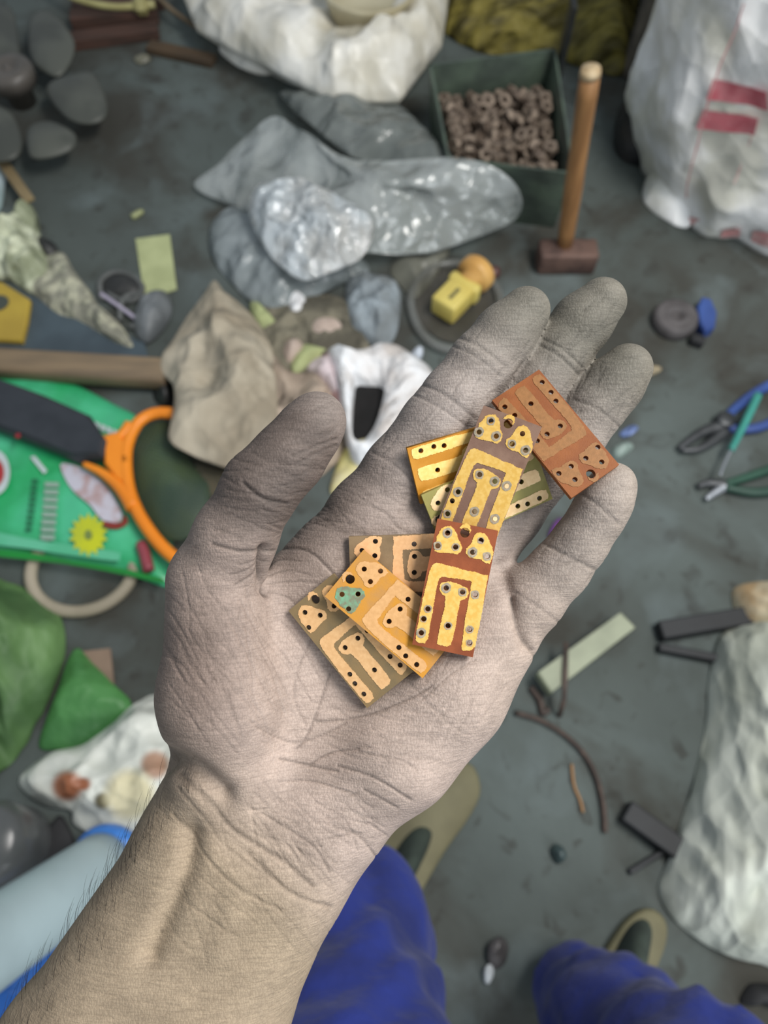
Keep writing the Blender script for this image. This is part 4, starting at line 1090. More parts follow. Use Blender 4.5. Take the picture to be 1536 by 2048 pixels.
CREASE = [  # (points in the frame, depth mm, width px, darkness)
    ([(560, 1517), (618, 1530), (675, 1543)], .5, 4, .8), ([(618, 1530), (659, 1506), (717, 1497)], .4, 4, .6),
    ([(717, 1506), (795, 1517), (834, 1540)], .3, 3, .5), ([(675, 1532), (743, 1553), (821, 1600)], .5, 4, .8),
    ([(727, 1579), (795, 1616)], .4, 4, .7), ([(555, 1563), (623, 1561), (665, 1574), (711, 1590)], .4, 3, .6),
    ([(633, 1444), (717, 1433), (821, 1394), (860, 1372)], .5, 4, .7), ([(659, 1350), (638, 1412), (612, 1475), (590, 1500)], .4, 4, .6),
    ([(514, 1454), (555, 1475), (592, 1485), (640, 1472), (690, 1446)], .4, 4, .55),
    ([(503, 1621), (535, 1616)], .3, 3, .6), ([(524, 1626), (592, 1668), (633, 1700), (660, 1745)], .4, 4, .6),
    ([(665, 1652), (717, 1673), (753, 1714)], .4, 4, .6), ([(607, 1690), (675, 1673), (720, 1668)], .3, 3, .5),
    ([(700, 1640), (740, 1650), (775, 1672)], .3, 3, .5), ([(640, 1610), (690, 1640), (715, 1700)], .25, 3, .4),
    ([(346, 1554), (421, 1614), (470, 1663), (534, 1703), (584, 1737), (623, 1772)], .8, 7, .5),
    ([(352, 1575), (410, 1640), (450, 1690), (500, 1730), (560, 1768)], .3, 4, .3),
    ([(346, 1629), (396, 1693), (445, 1747), (495, 1787), (560, 1820)], .5, 5, .4),
    ([(495, 1708), (569, 1777), (618, 1802), (662, 1814)], .7, 6, .5),
    ([(532, 1098), (526, 1130), (531, 1158), (540, 1190)], 1.1, 7, 1.0), ([(425, 1088), (478, 1102), (528, 1100)], .6, 5, .8),
    ([(530, 1108), (572, 1096), (620, 1104), (668, 1150)], .5, 4, .8), ([(531, 1130), (560, 1118), (600, 1122)], .3, 3, .6),
    ([(531, 1150), (575, 1140), (620, 1150)], .3, 3, .5), ([(532, 1165), (580, 1162), (632, 1166)], .3, 3, .5),
    ([(536, 1180), (575, 1195), (600, 1225)], .3, 3, .5), ([(480, 1130), (510, 1122), (528, 1112)], .3, 3, .5),
    ([(470, 1170), (505, 1150), (527, 1128)], .35, 4, .6), ([(460, 1150), (495, 1140), (526, 1120)], .3, 3, .5),
    ([(486, 965), (505, 983), (530, 998), (575, 1009)], .8, 5, .7), ([(497, 985), (540, 1006), (578, 1018)], .4, 4, .4),
    ([(585, 912), (629, 893), (674, 878)], .5, 4, .5), ([(590, 930), (640, 903), (672, 892)], .4, 4, .4), ([(600, 880), (630, 882), (668, 862)], .3, 3, .3),
    ([(1020, 1195), (1030, 1235), (1045, 1272), (1065, 1302)], .9, 7, .7), ([(1065, 1302), (1072, 1330), (1066, 1352)], .5, 5, .5),
    ([(560, 1075), (640, 1042), (700, 1050)], .3, 3, .4), ([(690, 1000), (760, 1020), (800, 1060)], .3, 3, .4),
    ([(640, 1250), (600, 1330), (590, 1400), (612, 1450)], .3, 4, .35),
    ([(560, 1240), (600, 1290), (640, 1360)], .25, 3, .3), ([(520, 1230), (570, 1310), (620, 1400)], .25, 3, .3),
    ([(480, 1200), (540, 1310), (580, 1400)], .25, 3, .3), ([(450, 1220), (500, 1320), (550, 1420)], .25, 3, .25),
    ([(840, 1400), (905, 1345), (950, 1320)], .3, 3, .35), ([(900, 1480), (930, 1440), (945, 1400)], .25, 3, .3),
    ([(810, 1360), (900, 1450), (940, 1470)], .2, 3, .25),
    # finger joints
    ([(840, 768), (890, 790), (950, 838)], .35, 5, .35), ([(828, 790), (880, 815), (935, 855)], .3, 4, .3),
    ([(915, 675), (955, 690), (1015, 735)], .35, 5, .35), ([(905, 692), (950, 712), (1000, 752)], .25, 4, .25),
    ([(745, 905), (790, 930), (850, 985)], .3, 5, .35),
    ([(1085, 678), (1125, 698), (1165, 735)], .4, 4, .4), ([(1078, 690), (1118, 712), (1155, 748)], .4, 4, .35),
    ([(1150, 800), (1195, 818), (1240, 855)], .3, 4, .3),
    ([(1160, 985), (1195, 1010), (1240, 1050)], .3, 5, .3), ([(1085, 1085), (1130, 1110), (1190, 1140)], .35, 5, .35),
    ([(1030, 1185), (1070, 1210), (1125, 1250)], .3, 5, .3),
]
HOLLOW = [  # broad soft hollows / ridges: points, depth mm (+ in), width px
    ([(327, 1522), (385, 1548), (445, 1592)], 4.2, 26), ([(380, 1668), (372, 1735), (325, 1850), (300, 1910)], 2.6, 24),
    ([(600, 1250), (720, 1330), (800, 1330)], 1.5, 90), ([(430, 1700), (470, 1770), (440, 1900)], -0.8, 30),
    ([(1000, 1130), (1020, 1200), (1050, 1290)], 1.2, 14), ([(530, 1100), (527, 1130), (532, 1180)], 2.0, 12),
]

# fine skin lines: region, direction, length, number
_rc = random.Random(17)
for (x0, y0, x1, y1), (dx, dy), (l0, l1), cnt_, dep_, dk_ in [
    ((350, 1170, 560, 1470), (0.5, 0.87), (60, 150), 60, .20, .22), ((560, 1380, 900, 1520), (0.85, 0.2), (40, 110), 40, .16, .22),
    ((470, 1580, 740, 1730), (0.8, 0.55), (30, 90), 44, .20, .28), ((340, 1600, 640, 1860), (0.64, 0.76), (70, 180), 40, .18, .16),
    ((455, 870, 650, 1080), (0.98, 0.14), (40, 90), 60, .22, .32), ((600, 780, 660, 900), (0.95, -0.2), (20, 50), 14, .16, .25),
    ((650, 960, 830, 1080), (0.75, 0.4), (40, 90), 22, .16, .25), ((760, 640, 1060, 960), (0.57, -0.82), (25, 60), 46, .16, .32),
    ((1040, 600, 1230, 800), (0.57, -0.82), (25, 60), 26, .16, .32), ((1120, 720, 1290, 920), (0.57, -0.82), (25, 60), 20, .16, .3),
    ((1050, 960, 1260, 1260), (0.57, -0.82), (25, 60), 26, .14, .22), ((860, 1300, 1040, 1480), (-0.5, 0.85), (40, 100), 24, .14, .2)]:
    for _ in range(cnt_):
        x, y = _rc.uniform(x0, x1), _rc.uniform(y0, y1)
        a_ = math.atan2(dy, dx) + _rc.gauss(0, 0.22); l_ = _rc.uniform(l0, l1) / 2; bend = _rc.uniform(-0.15, 0.15)
        cx_, sx_ = math.cos(a_), math.sin(a_)
        CREASE.append(([(x - cx_ * l_, y - sx_ * l_), (x - sx_ * l_ * bend, y + cx_ * l_ * bend), (x + cx_ * l_, y + sx_ * l_)], dep_ * _rc.uniform(.5, 1.3), 3, dk_ * _rc.uniform(.5, 1.2)))

def polydist(P, pts, reach):
    """squared distance from the vertices near a polyline: (indices, distance)"""
    pts = np.array(catmull([(x, y, 0) for x, y in pts], 3 * len(pts), closed=False))[:, :2]
    lo, hi = pts.min(0) - reach, pts.max(0) + reach
    ix = np.nonzero((P[:, 0] > lo[0]) & (P[:, 0] < hi[0]) & (P[:, 1] > lo[1]) & (P[:, 1] < hi[1]))[0]
    P = P[ix]
    best = np.full(len(P), 1e9)
    for a, b in zip(pts[:-1], pts[1:]):
        d = b - a; L = d @ d + 1e-9
        t = np.clip(((P - a) @ d) / L, 0, 1)
        best = np.minimum(best, (P[:, 0] - a[0] - t * d[0]) ** 2 + (P[:, 1] - a[1] - t * d[1]) ** 2)
    return ix, best

HV, HQ = build_hand()
HV, HQ = subdivide(relax(HV, HQ, 3), HQ)
hand_me = npmesh('body', HV, HQ)
nv = len(hand_me.vertices)
co = np.zeros(nv * 3, np.float32); hand_me.vertices.foreach_get('co', co); co = co.reshape(-1, 3).astype(float)
no = np.zeros(nv * 3, np.float32); hand_me.vertices.foreach_get('normal', no); no = no.reshape(-1, 3).astype(float)
depth = HD - co[:, 2]
PX = np.stack([768 + FPX * co[:, 0] / depth, 1024 - FPX * co[:, 1] / depth], 1)
front = np.clip(no[:, 2] * 3 + 0.3, 0, 1)
disp = np.zeros(nv); dark = np.zeros(nv)
for pts, dep, wd in HOLLOW:
    ix, d2 = polydist(PX, pts, wd * 2.6)
    disp[ix] -= dep * 0.1 * np.exp(-d2 / wd ** 2)
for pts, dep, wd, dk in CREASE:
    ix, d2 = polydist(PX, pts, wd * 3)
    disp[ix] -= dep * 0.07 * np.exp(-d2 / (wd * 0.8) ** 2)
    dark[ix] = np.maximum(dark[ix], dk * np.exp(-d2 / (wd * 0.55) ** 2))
co2 = co + no * (disp * front)[:, None]
# skin tone: dusty palm, sooty fingers, clean tan forearm (dirt, with light and shade put into the finger tones)
def blend(d0, d1, v): 
    t = np.clip((v - d0) / (d1 - d0), 0, 1); return (t * t * (3 - 2 * t))[:, None]
ax = (PX[:, 0] - 535) * 0.526 - (PX[:, 1] - 1650) * 0.85       # along the hand from the wrist
lat = (PX[:, 0] - 535) * 0.85 + (PX[:, 1] - 1650) * 0.526
tan, pal, fin, tip = [np.array(s2l(c)) for c in ((160, 143, 121), (180, 162, 151), (164, 153, 146), (114, 110, 100))]
rgb = tan + (pal - tan) * blend(-160, 110, ax + 0.25 * lat)
rgb = rgb + (fin - rgb) * blend(560, 820, ax)
rgb = rgb + (tip - rgb) * blend(900, 1180, ax)
thm = np.exp(-(np.hypot(PX[:, 0] - 560, PX[:, 1] - 930) / 190) ** 2)[:, None]
rgb = rgb + (np.array(s2l((100, 89, 83))) - rgb) * np.clip(thm * 1.3, 0, 1)
thn = np.exp(-(np.hypot((PX[:, 0] - 400) * 1.2, (PX[:, 1] - 1330) * 0.7) / 150) ** 2)[:, None]
rgb = rgb + (np.array(s2l((128, 112, 103))) - rgb) * thn
ed = np.clip((lat - 140) / 260, 0, 1)[:, None] * blend(250, 700, ax)
rgb = rgb + (np.array(s2l((150, 136, 119))) - rgb) * ed * 0.7
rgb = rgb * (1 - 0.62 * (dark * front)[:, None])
mole = np.exp(-(np.hypot(PX[:, 0] - 319, PX[:, 1] - 1873) / 4.0) ** 2)[:, None] * (no[:, 2:3] > 0)
rgb = rgb * (1 - 0.55 * mole)
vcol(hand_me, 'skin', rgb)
hand_me.vertices.foreach_set('co', co2.astype(np.float32).ravel())
hand_me.update()

def skin_material():
    m = mat('skin', (170, 145, 130), attr='skin', rough=0.62, spec=0.3)
    nt = m.node_tree; N = nt.nodes; L = nt.links
    p = N['Principled BSDF']
    a = [n for n in N if n.type == 'ATTRIBUTE'][0]
    tc = [n for n in N if n.type == 'TEX_COORD'][0]
    n1 = N.new('ShaderNodeTexNoise'); n1.inputs['Scale'].default_value = 1.1; n1.inputs['Detail'].default_value = 6; n1.inputs['Roughness'].default_value = 0.65
    L.new(tc.outputs['Object'], n1.inputs['Vector'])
    mr = N.new('ShaderNodeMapRange'); mr.inputs['From Min'].default_value = 0.3; mr.inputs['From Max'].default_value = 0.7
    mr.inputs['To Min'].default_value = 0.80; mr.inputs['To Max'].default_value = 1.12
    L.new(n1.outputs['Fac'], mr.inputs['Value'])
    mx = N.new('ShaderNodeMix'); mx.data_type = 'RGBA'; mx.blend_type = 'MULTIPLY'; mx.inputs['Factor'].default_value = 1
    L.new(a.outputs['Color'], mx.inputs[6]); L.new(mr.outputs['Result'], mx.inputs[7])
    # dust in the fine skin furrows
    mp = N.new('ShaderNodeMapping'); mp.inputs['Rotation'].default_value = (0, 0, R(-32)); mp.inputs['Scale'].default_value = (1.0, 0.45, 1)
    L.new(tc.outputs['Object'], mp.inputs['Vector'])
    vo = N.new('ShaderNodeTexVoronoi'); vo.feature = 'DISTANCE_TO_EDGE'; vo.inputs['Scale'].default_value = 13
    L.new(mp.outputs['Vector'], vo.inputs['Vector'])
    n2 = N.new('ShaderNodeTexNoise'); n2.inputs['Scale'].default_value = 22; n2.inputs['Detail'].default_value = 4
    L.new(tc.outputs['Object'], n2.inputs['Vector'])
    n3 = N.new('ShaderNodeTexNoise'); n3.inputs['Scale'].default_value = 2.0; n3.inputs['Detail'].default_value = 5; n3.inputs['Distortion'].default_value = 1.2
    mp3 = N.new('ShaderNodeMapping'); mp3.inputs['Rotation'].default_value = (0, 0, R(-16)); mp3.inputs['Scale'].default_value = (0.7, 6.0, 1)
    L.new(tc.outputs['Object'], mp3.inputs['Vector']); L.new(mp3.outputs['Vector'], n3.inputs['Vector'])
    def bump(h, st, dist, prev):
        b = N.new('ShaderNodeBump'); b.inputs['Strength'].default_value = st; b.inputs['Distance'].default_value = dist
        L.new(h, b.inputs['Height'])
        if prev is not None: L.new(prev, b.inputs['Normal'])
        return b.outputs['Normal']
    nn = bump(n3.outputs['Fac'], 0.16, 0.03, None)
    nn = bump(vo.outputs['Distance'], 0.10, 0.02, nn)
    nn = bump(n2.outputs['Fac'], 0.10, 0.012, nn)
    L.new(nn, p.inputs['Normal'])
    rr = N.new('ShaderNodeValToRGB')
    rr.color_ramp.elements[0].position = 0.0; rr.color_ramp.elements[0].color = (0.72, 0.70, 0.68, 1)
    rr.color_ramp.elements[1].position = 0.12; rr.color_ramp.elements[1].color = (1, 1, 1, 1)
    L.new(vo.outputs['Distance'], rr.inputs['Fac'])
    m2 = N.new('ShaderNodeMix'); m2.data_type = 'RGBA'; m2.blend_type = 'MULTIPLY'; m2.inputs['Factor'].default_value = 0.6
    L.new(mx.outputs[2], m2.inputs[6]); L.new(rr.outputs['Color'], m2.inputs[7])
    mr3 = N.new('ShaderNodeMapRange'); mr3.inputs['From Min'].default_value = 0.3; mr3.inputs['From Max'].default_value = 0.7
    mr3.inputs['To Min'].default_value = 0.84; mr3.inputs['To Max'].default_value = 1.10
    L.new(n3.outputs['Fac'], mr3.inputs['Value'])
    m4 = N.new('ShaderNodeMix'); m4.data_type = 'RGBA'; m4.blend_type = 'MULTIPLY'; m4.inputs['Factor'].default_value = 1
    L.new(m2.outputs[2], m4.inputs[6]); L.new(mr3.outputs['Result'], m4.inputs[7])
    L.new(m4.outputs[2], p.inputs['Base Color'])
    return m
SKIN = skin_material()
person = empty('person', (0.12, -0.2, 0))
tag(person, 'person in blue trousers reaching out a dusty left hand with open palm', 'person')
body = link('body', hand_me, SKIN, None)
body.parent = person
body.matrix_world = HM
body.matrix_parent_inverse = Matrix.Translation((-0.12, 0.2, 0))
body.matrix_basis = HM
body['label'] = 'bare forearm and open left palm grey with dust'
# ================================================================ the circuit boards in the palm
BW, BL, BT, CT = 1.60, 3.34, 0.15, 0.010          # cm: width, length, thickness, copper
_o = Vector((492, 95)); _u = Vector((820, 170)); _v = Vector((-324, 1636))
_det = _u.x * _v.y - _u.y * _v.x
def UV(x, y):
    d = Vector((x, y)) - _o
    return ((d.x * _v.y - d.y * _v.x) / _det * BW, (_u.x * d.y - _u.y * d.x) / _det * BL)
TR = {
 'pad_a': [(600, 200), (670, 195), (720, 240), (755, 290), (770, 360), (800, 410), (828, 470), (810, 530), (770, 565), (680, 550), (600, 545), (520, 540), (462, 520), (455, 470), (478, 400), (480, 330), (510, 300), (540, 230)],
 'pad_b': [(1010, 300), (1070, 280), (1130, 300), (1175, 350), (1200, 420), (1235, 480), (1250, 540), (1235, 620), (1200, 695), (1150, 680), (1080, 635), (1000, 625), (920, 600), (880, 550), (885, 490), (930, 455), (960, 400), (980, 340)],
 'loop': [(470, 670), (540, 680), (700, 720), (900, 780), (1010, 795), (1100, 830), (1180, 840), (1160, 960), (1130, 1140), (1100, 1350), (1070, 1500), (1040, 1640), (1020, 1760), (960, 1810), (850, 1815), (832, 1780), (850, 1650), (865, 1500), (900, 1300), (925, 1150), (950, 1000), (965, 920), (890, 900), (760, 880), (640, 865), (560, 850), (520, 890), (490, 1000), (460, 1180), (440, 1320), (410, 1480), (380, 1660), (340, 1715), (270, 1710), (215, 1680), (225, 1560), (260, 1380), (300, 1150), (350, 950), (400, 760), (430, 700)],
 'tee': [(560, 930), (650, 915), (740, 930), (830, 970), (910, 1010), (925, 1060), (900, 1130), (850, 1155), (810, 1165), (800, 1240), (780, 1320), (760, 1450), (740, 1560), (715, 1660), (690, 1740), (640, 1760), (560, 1745), (505, 1720), (520, 1600), (545, 1480), (570, 1370), (600, 1250), (610, 1110), (560, 1075), (530, 1020), (535, 965)],
 'arc': [(785, 225), (830, 176), (890, 166), (935, 196), (948, 260), (925, 300), (921, 250), (893, 222), (850, 216), (812, 238)],
}
HOLES = {'pad_a': [(630, 285), (500, 450), (740, 470)], 'pad_b': [(1080, 390), (970, 540), (1165, 595)],
         'loop': [(375, 1270), (320, 1400), (290, 1580), (1010, 1090), (940, 1540), (940, 1715)],
         'tee': [(620, 1000), (840, 1055), (650, 1490)], 'arc': []}
BIG = (865, 288)
HRAD, BRAD = 0.066, 0.122

def flat_mesh(name, outline, holes, t):
    """a plate with holes: outline in cm, thickness t, lying on z = 0"""
    cu = bpy.data.curves.new(name, 'CURVE'); cu.dimensions = '2D'; cu.fill_mode = 'BOTH'; cu.extrude = t / 2
    for loop in [outline] + holes:
        s = cu.splines.new('POLY'); s.points.add(len(loop) - 1); s.use_cyclic_u = True
        for p, q in zip(s.points, loop): p.co = (q[0], q[1], 0, 1)
    o = bpy.data.objects.new(name, cu); C.objects.link(o)
    dg = bpy.context.evaluated_depsgraph_get(); dg.update()
    me = bpy.data.meshes.new_from_object(o.evaluated_get(dg))
    bpy.data.objects.remove(o); bpy.data.curves.remove(cu)
    n = len(me.vertices); c = np.zeros(n * 3, np.float32); me.vertices.foreach_get('co', c)
    c = c.reshape(-1, 3); c[:, 2] += t / 2; me.vertices.foreach_set('co', c.ravel()); me.update()
    return me

def circ(c, r, n=16, ph=0): return [(c[0] + r * math.cos(2 * math.pi * k / n + ph), c[1] + r * math.sin(2 * math.pi * k / n + ph)) for k in range(n)]

def rough_loop(pts, rng, step=0.022, jit=0.011):
    out = []
    m = len(pts)
    for i in range(m):
        a, b = Vector(pts[i]), Vector(pts[(i + 1) % m])
        k = max(1, int((b - a).length / step))
        for j in range(k):
            p = a.lerp(b, j / k)
            out.append((p.x + rng.uniform(-jit, jit), p.y + rng.uniform(-jit, jit)))
    return out

# local frame: x = across (u), y = -along (v), origin at the board's centre
def LOC(p): return (p[0] - BW / 2, BL / 2 - p[1])
rng = random.Random(5)
all_holes = [UV(*h) for k in HOLES for h in HOLES[k]]
big = UV(*BIG)
rect = [(0.01, 0.0), (BW - 0.01, 0.0), (BW, 0.01), (BW, BL), (0, BL), (0, 0.01)]
SUB = flat_mesh('substrate', [LOC(p) for p in rect], [[LOC(q) for q in circ(h, HRAD)] for h in all_holes] + [[LOC(q) for q in circ(big, BRAD, 28)]], BT)
TRM = {}
for k in TR:
    for var in range(3):
        lp = [LOC(p) for p in rough_loop([UV(*p) for p in TR[k]], rng)]
        TRM[k, var] = flat_mesh('copper_trace', lp, [[LOC(q) for q in circ(UV(*h), HRAD + 0.004)] for h in HOLES[k]], CT)
RINGS = []
for i in range(4):
    ro = 0.094 + 0.012 * i
    lp = [(q[0] * (1 + rng.uniform(-.12, .12)), q[1] * (1 + rng.uniform(-.12, .12))) for q in circ((0, 0), ro, 18)]
    RINGS.append(flat_mesh('solder_ring', lp, [circ((0, 0), HRAD + 0.006)], 0.005))

def bmat(n, c, c2, metal=0.0, rough=0.5, scale=2.2, bump=0.05):
    return mat(n, c, c2, scale=scale, rough=rough, metal=metal, bump=bump, bscale=30, detail=6, spec=0.22)
TIN = bmat('old_tin', (150, 140, 122), (178, 164, 142), 0.15, 0.5, 8)
GREENISH = bmat('verdigris', (118, 118, 96), (112, 160, 128), 0.05, 0.5, 5)
BOARD_ORDER = 'DEAFHGBC'
# origin corner (u=0,v=0) in the frame, direction of v, substrate, copper, rings, label
BOARDS = {
 'A': ((1227, 940), (-136, -204), ((124, 68, 28), (136, 78, 34)), ((142, 98, 56), (130, 90, 50), 0.05), None, 'orange-brown circuit board with faint stripped traces lying across the middle and ring fingers'),
 'B': ((970, 812), (-96, 232), ((124, 96, 82), (140, 112, 96)), ((228, 182, 92), (238, 198, 114), 0.2), 'some', 'grey-brown circuit board with gold traces tucked under the red-brown one'),
 'C': ((875, 1037), (-50, 248), ((130, 70, 44), (146, 80, 50)), ((228, 182, 92), (238, 198, 114), 0.2), 'all', 'red-brown circuit board with gold traces and grey solder rings, topmost in the palm'),
 'D': ((1046, 828), (-246, 64), ((186, 126, 38), (196, 138, 52)), ((240, 198, 112), (246, 210, 132), 0.2), None, 'amber circuit board with bright gold strips pointing at the index finger'),
 'E': ((882, 1093), (236, -98), ((164, 156, 92), (150, 142, 84)), ((238, 202, 150), (246, 214, 164), 0.12), None, 'olive circuit board with a large hole, crossing beneath the grey-brown board'),
 'F': ((702, 1190), (254, -8), ((122, 102, 76), (136, 114, 86)), ((224, 174, 124), (232, 184, 134), 0.15), None, 'brown circuit board with pinkish copper lying level, mostly covered by the red-brown one'),
 'G': ((650, 1192), (196, 164), ((192, 134, 46), (178, 130, 70)), ((200, 154, 102), (210, 164, 112), 0.1), None, 'orange circuit board with green corrosion on one copper pad'),
 'H': ((577, 1222), (165, 198), ((136, 114, 80), (122, 106, 78)), ((220, 174, 122), (230, 186, 134), 0.15), None, 'olive-brown circuit board with pinkish copper, nearest the heel of the hand'),
}
# surface of the palm as a height map (cm, hand space)
G0, GS, GN = -4.5, 0.06, 200
hm = np.full((GN, GN), -9.0)
sel = no[:, 2] > 0
gi = np.round((co2[sel][:, 0] - G0) / GS).astype(int); gj = np.round((co2[sel][:, 1] + 7.5) / GS).astype(int)
ok = (gi >= 0) & (gi < GN) & (gj >= 0) & (gj < GN)
np.maximum.at(hm, (gi[ok], gj[ok]), co2[sel][:, 2][ok])

def settle(key):
    (ox, oy), vd, _, _, _, _ = BOARDS[key]
    v = Vector(vd).normalized(); u = Vector((v.y, -v.x))
    z = 1.4
    for it in range(3):
        kk = (HD - z) / FPX
        c_px = Vector((ox, oy)) + u * (BW / kk / 2) + v * (BL / kk / 2)
        cx, cy = (c_px.x - 768) * kk, (1024 - c_px.y) * kk
        U3, V3 = Vector((u.x, -u.y)), Vector((v.x, -v.y))
        a = (np.arange(17) / 16 - 0.5) * BW; b = (np.arange(35) / 34 - 0.5) * BL
        A, B = np.meshgrid(a, b, indexing='ij')
        X = cx + A * U3.x + B * V3.x; Y = cy + A * U3.y + B * V3.y
        I = np.clip(np.round((X - G0) / GS).astype(int), 0, GN - 1); K = np.clip(np.round((Y + 7.5) / GS).astype(int), 0, GN - 1)
        H = hm[I, K].ravel()
        best = None
        for sa in np.arange(-0.36, 0.361, 0.03):
            for sb in np.arange(-0.30, 0.301, 0.025):
                base = float((H - sa * A.ravel() - sb * B.ravel()).max())
                cost = base + 0.25 * (sa * sa + sb * sb)
                if best is None or cost < best[0]: best = (cost, base, sa, sb)
        _, base, sa, sb = best
        z = base
    top = base + 0.012 + BT + sa * A + sb * B
    # refine footprint in the height map
    aa = np.linspace(-BW / 2, BW / 2, 60); bb = np.linspace(-BL / 2, BL / 2, 120)
    AA, BB = np.meshgrid(aa, bb, indexing='ij')
    X = cx + AA * U3.x + BB * V3.x; Y = cy + AA * U3.y + BB * V3.y
    np.maximum.at(hm, (np.round((X - G0) / GS).astype(int), np.round((Y + 7.5) / GS).astype(int)), base + 0.03 + BT + CT + sa * AA + sb * BB)
    ex = Vector((U3.x, U3.y, sa)).normalized()
    ey = -Vector((V3.x, V3.y, sb)); ey = (ey - ex * ey.dot(ex)).normalized()
    ez = ex.cross(ey)
    M = Matrix((ex, ey, ez)).transposed().to_4x4()
    M.translation = Vector((cx, cy, base + 0.012))
    return HM @ M

for bi, key in enumerate(BOARD_ORDER):
    _, _, sub, cop, rings, label = BOARDS[key]
    M = settle(key)
    e = empty('circuit_board', (0, 0, 0))
    e.matrix_world = M
    tag(e, label, 'circuit board', 'bare circuit boards in the palm')
    ms = bmat('laminate_' + key, sub[0], sub[1])
    mc = bmat('copper_' + key, cop[0], cop[1], cop[2], 0.42, 7, 0.03)
    link('substrate', SUB.copy(), ms, e, smooth=False)
    i = 0
    for k in TR:
        mm = GREENISH if (key == 'G' and k == 'pad_a') else mc
        o = link('copper_trace', TRM[k, bi % 3].copy(), mm, e, (0, 0, BT), smooth=False)
        if mm is GREENISH: o['label'] = 'copper pad covered in green corrosion'
        for h in HOLES[k]:
            i += 1
            if not rings or (rings == 'some' and i % 4 == 0): continue
            x, y = LOC(UV(*h))
            link('solder_ring', RINGS[(i * 3) % 4] if rings == 'all' else RINGS[min(3, 1 + i % 4)], TIN, o, (x, y, CT), smooth=False)
# ================================================================ the person's trousers and shoes
NAVY = mat('blue_cloth', (24, 42, 122), (19, 33, 98), scale=14, rough=0.8, bump=0.3, bscale=60, sheen=0.1)
def P2(px, py, z, r): 
    return (tuple(F(px, py, z)), r)
lf = Field((-0.35, -0.65, 0.0), (0.65, 0.25, 1.02), 0.0125)
L_h, R_h = F(715, 1815, 0.05), F(1158, 1992, 0.05)
left = lf.chain([((L_h.x, L_h.y, 0.06), 0.078), ((L_h.x + 0.0, L_h.y - 0.005, 0.25), 0.082), ((-0.045, -0.07, 0.48), 0.085), ((0.0, -0.26, 0.80), 0.10), ((0.06, -0.34, 0.93), 0.13)], 0.05, 0.12)
right = lf.chain([((R_h.x, R_h.y, 0.06), 0.074), ((R_h.x, R_h.y - 0.01, 0.25), 0.080), ((0.30, -0.21, 0.48), 0.085), ((0.24, -0.32, 0.80), 0.10), ((0.18, -0.36, 0.93), 0.13)], 0.05, 0.12)
tr = smin(left, right, 0.03)
# cloth folds
NX = noise.noise
fold = ((1 - np.abs(np.sin(lf.Z * 26 + lf.X * 22 + np.sin(lf.X * 40) * 1.2 + np.sin(lf.Y * 34) * 1.5))) * 0.012 + np.sin(lf.Z * 61 - lf.X * 50 + lf.Y * 30) * 0.003).astype(np.float32)
tr = tr + fold
tr = np.maximum(np.maximum(tr, 0.045 - lf.Z), lf.Z - 0.99)
V, Q = nets(lf, tr)
V, Q = subdivide(V, Q)
me = npmesh('trousers', V - np.array(person.location)[None], Q)
o = link('trousers', me, NAVY, person)
o['label'] = 'loose plain blue work trousers'
KH = mat('khaki_rubber', (122, 117, 88), (104, 99, 74), scale=10, rough=0.7)
SOCK = mat('dark_green_sock', (56, 66, 58), (46, 54, 48), scale=30, rough=0.9)
def shoe(sole_px, upper_px, seed):
    pts = catmull([F(x, y) for x, y in sole_px], 48)
    V, Fc = prism(pts, 0.03, 0.006)
    s = mesh('shoe', V, Fc, KH, person)
    s['label'] = 'khaki rubber shoe sole'
    u = pillow('sock', upper_px, SOCK, h=0.06, z0=0.028, amp=0.004, seed=seed, p=2.4, nb=48, nr=14, parent=person)
    return s
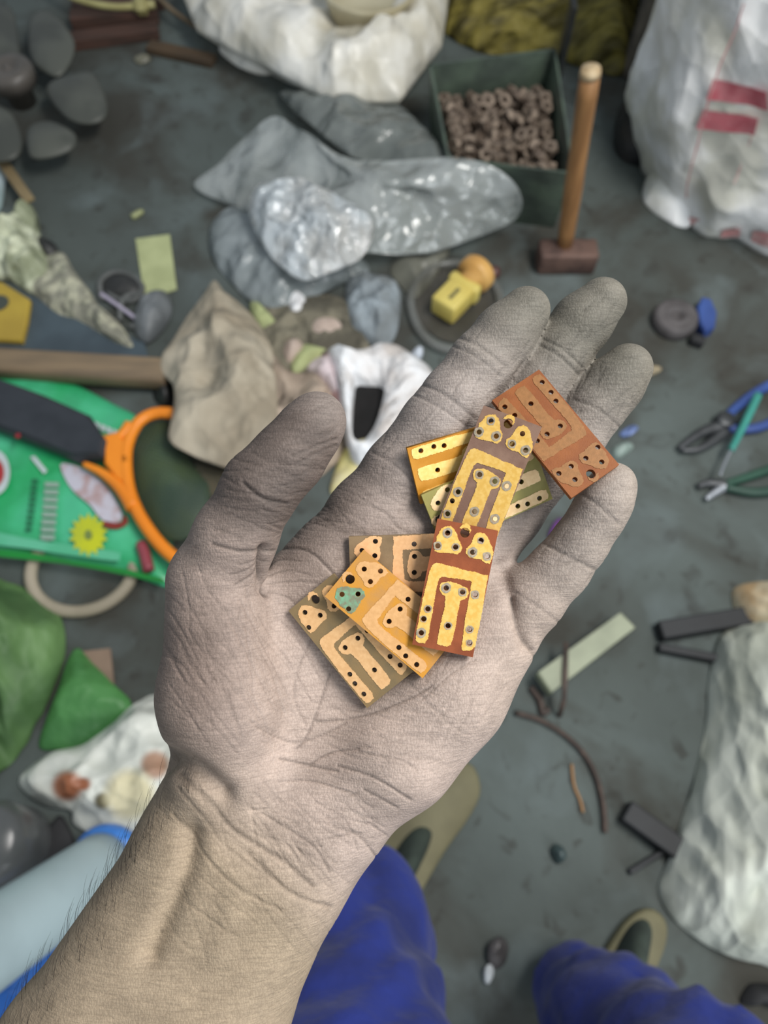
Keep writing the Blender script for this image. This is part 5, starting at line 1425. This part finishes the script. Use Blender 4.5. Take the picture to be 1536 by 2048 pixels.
shoe([(700, 1850), (705, 1780), (760, 1680), (830, 1590), (890, 1535), (938, 1530), (958, 1580), (938, 1632), (886, 1706), (836, 1792), (790, 1870), (735, 1890)],
     [(730, 1840), (760, 1770), (800, 1690), (835, 1655), (862, 1662), (858, 1692), (836, 1740), (805, 1800), (775, 1850)], 1.0)
shoe([(1130, 2060), (1160, 1990), (1205, 1900), (1248, 1838), (1290, 1815), (1320, 1838), (1322, 1880), (1300, 1940), (1270, 2010), (1230, 2080), (1170, 2100)],
     [(1170, 2050), (1200, 1970), (1235, 1890), (1262, 1848), (1288, 1838), (1302, 1858), (1296, 1900), (1275, 1960), (1245, 2030), (1210, 2070)], 2.0)

# hair along the radial edge of the forearm
rh = random.Random(21)
Gh = [[], []]
edge_pts = [(335, 1560), (300, 1600), (240, 1690), (190, 1765), (130, 1850), (60, 1962), (0, 2060)]
ep = catmull([(x, y, 0) for x, y in edge_pts], 200, closed=False)
for k in range(150):
    e = ep[rh.randrange(200)]
    inn = abs(rh.gauss(0, 26)) - 4
    x, y = e.x + 0.84 * inn, e.y + 0.54 * inn
    # find the skin under that place
    d = np.hypot(PX[:, 0] - x, PX[:, 1] - y)
    cand = np.nonzero((d < 14) & (no[:, 2] > -0.35))[0]
    if len(cand) == 0: continue
    j = cand[int(np.argmax(co2[cand][:, 2]))] if inn > 10 else cand[int(np.argmin(d[cand]))]
    p = Vector(co2[j]); nn_ = Vector(no[j])
    ln = rh.uniform(0.5, 1.15)
    dr = Vector((rh.uniform(0.2, 0.46), 0.9, 0.0)).normalized()
    out = nn_ * 0.55 + Vector((-0.15, 0, 0.1))
    pts = [p + dr * ln * t + out * (0.22 * ln * math.sin(min(1, t * 1.2) * 1.9)) for t in (0, 0.25, 0.5, 0.75, 1.0)]
    add(Gh, tube(pts, [0.0042, 0.004, 0.0036, 0.003, 0.0012], 4))
hm_ = bpy.data.meshes.new('arm_hair'); hm_.from_pydata([tuple(v) for v in Gh[0]], [], Gh[1]); hm_.update()
ho = link('arm_hair', hm_, mat('dark_hair', (42, 36, 32), None, rough=0.5), None)
ho.parent = person
ho.matrix_parent_inverse = Matrix.Translation((-0.12, 0.2, 0))
ho.matrix_basis = HM
ho['kind'] = 'stuff'
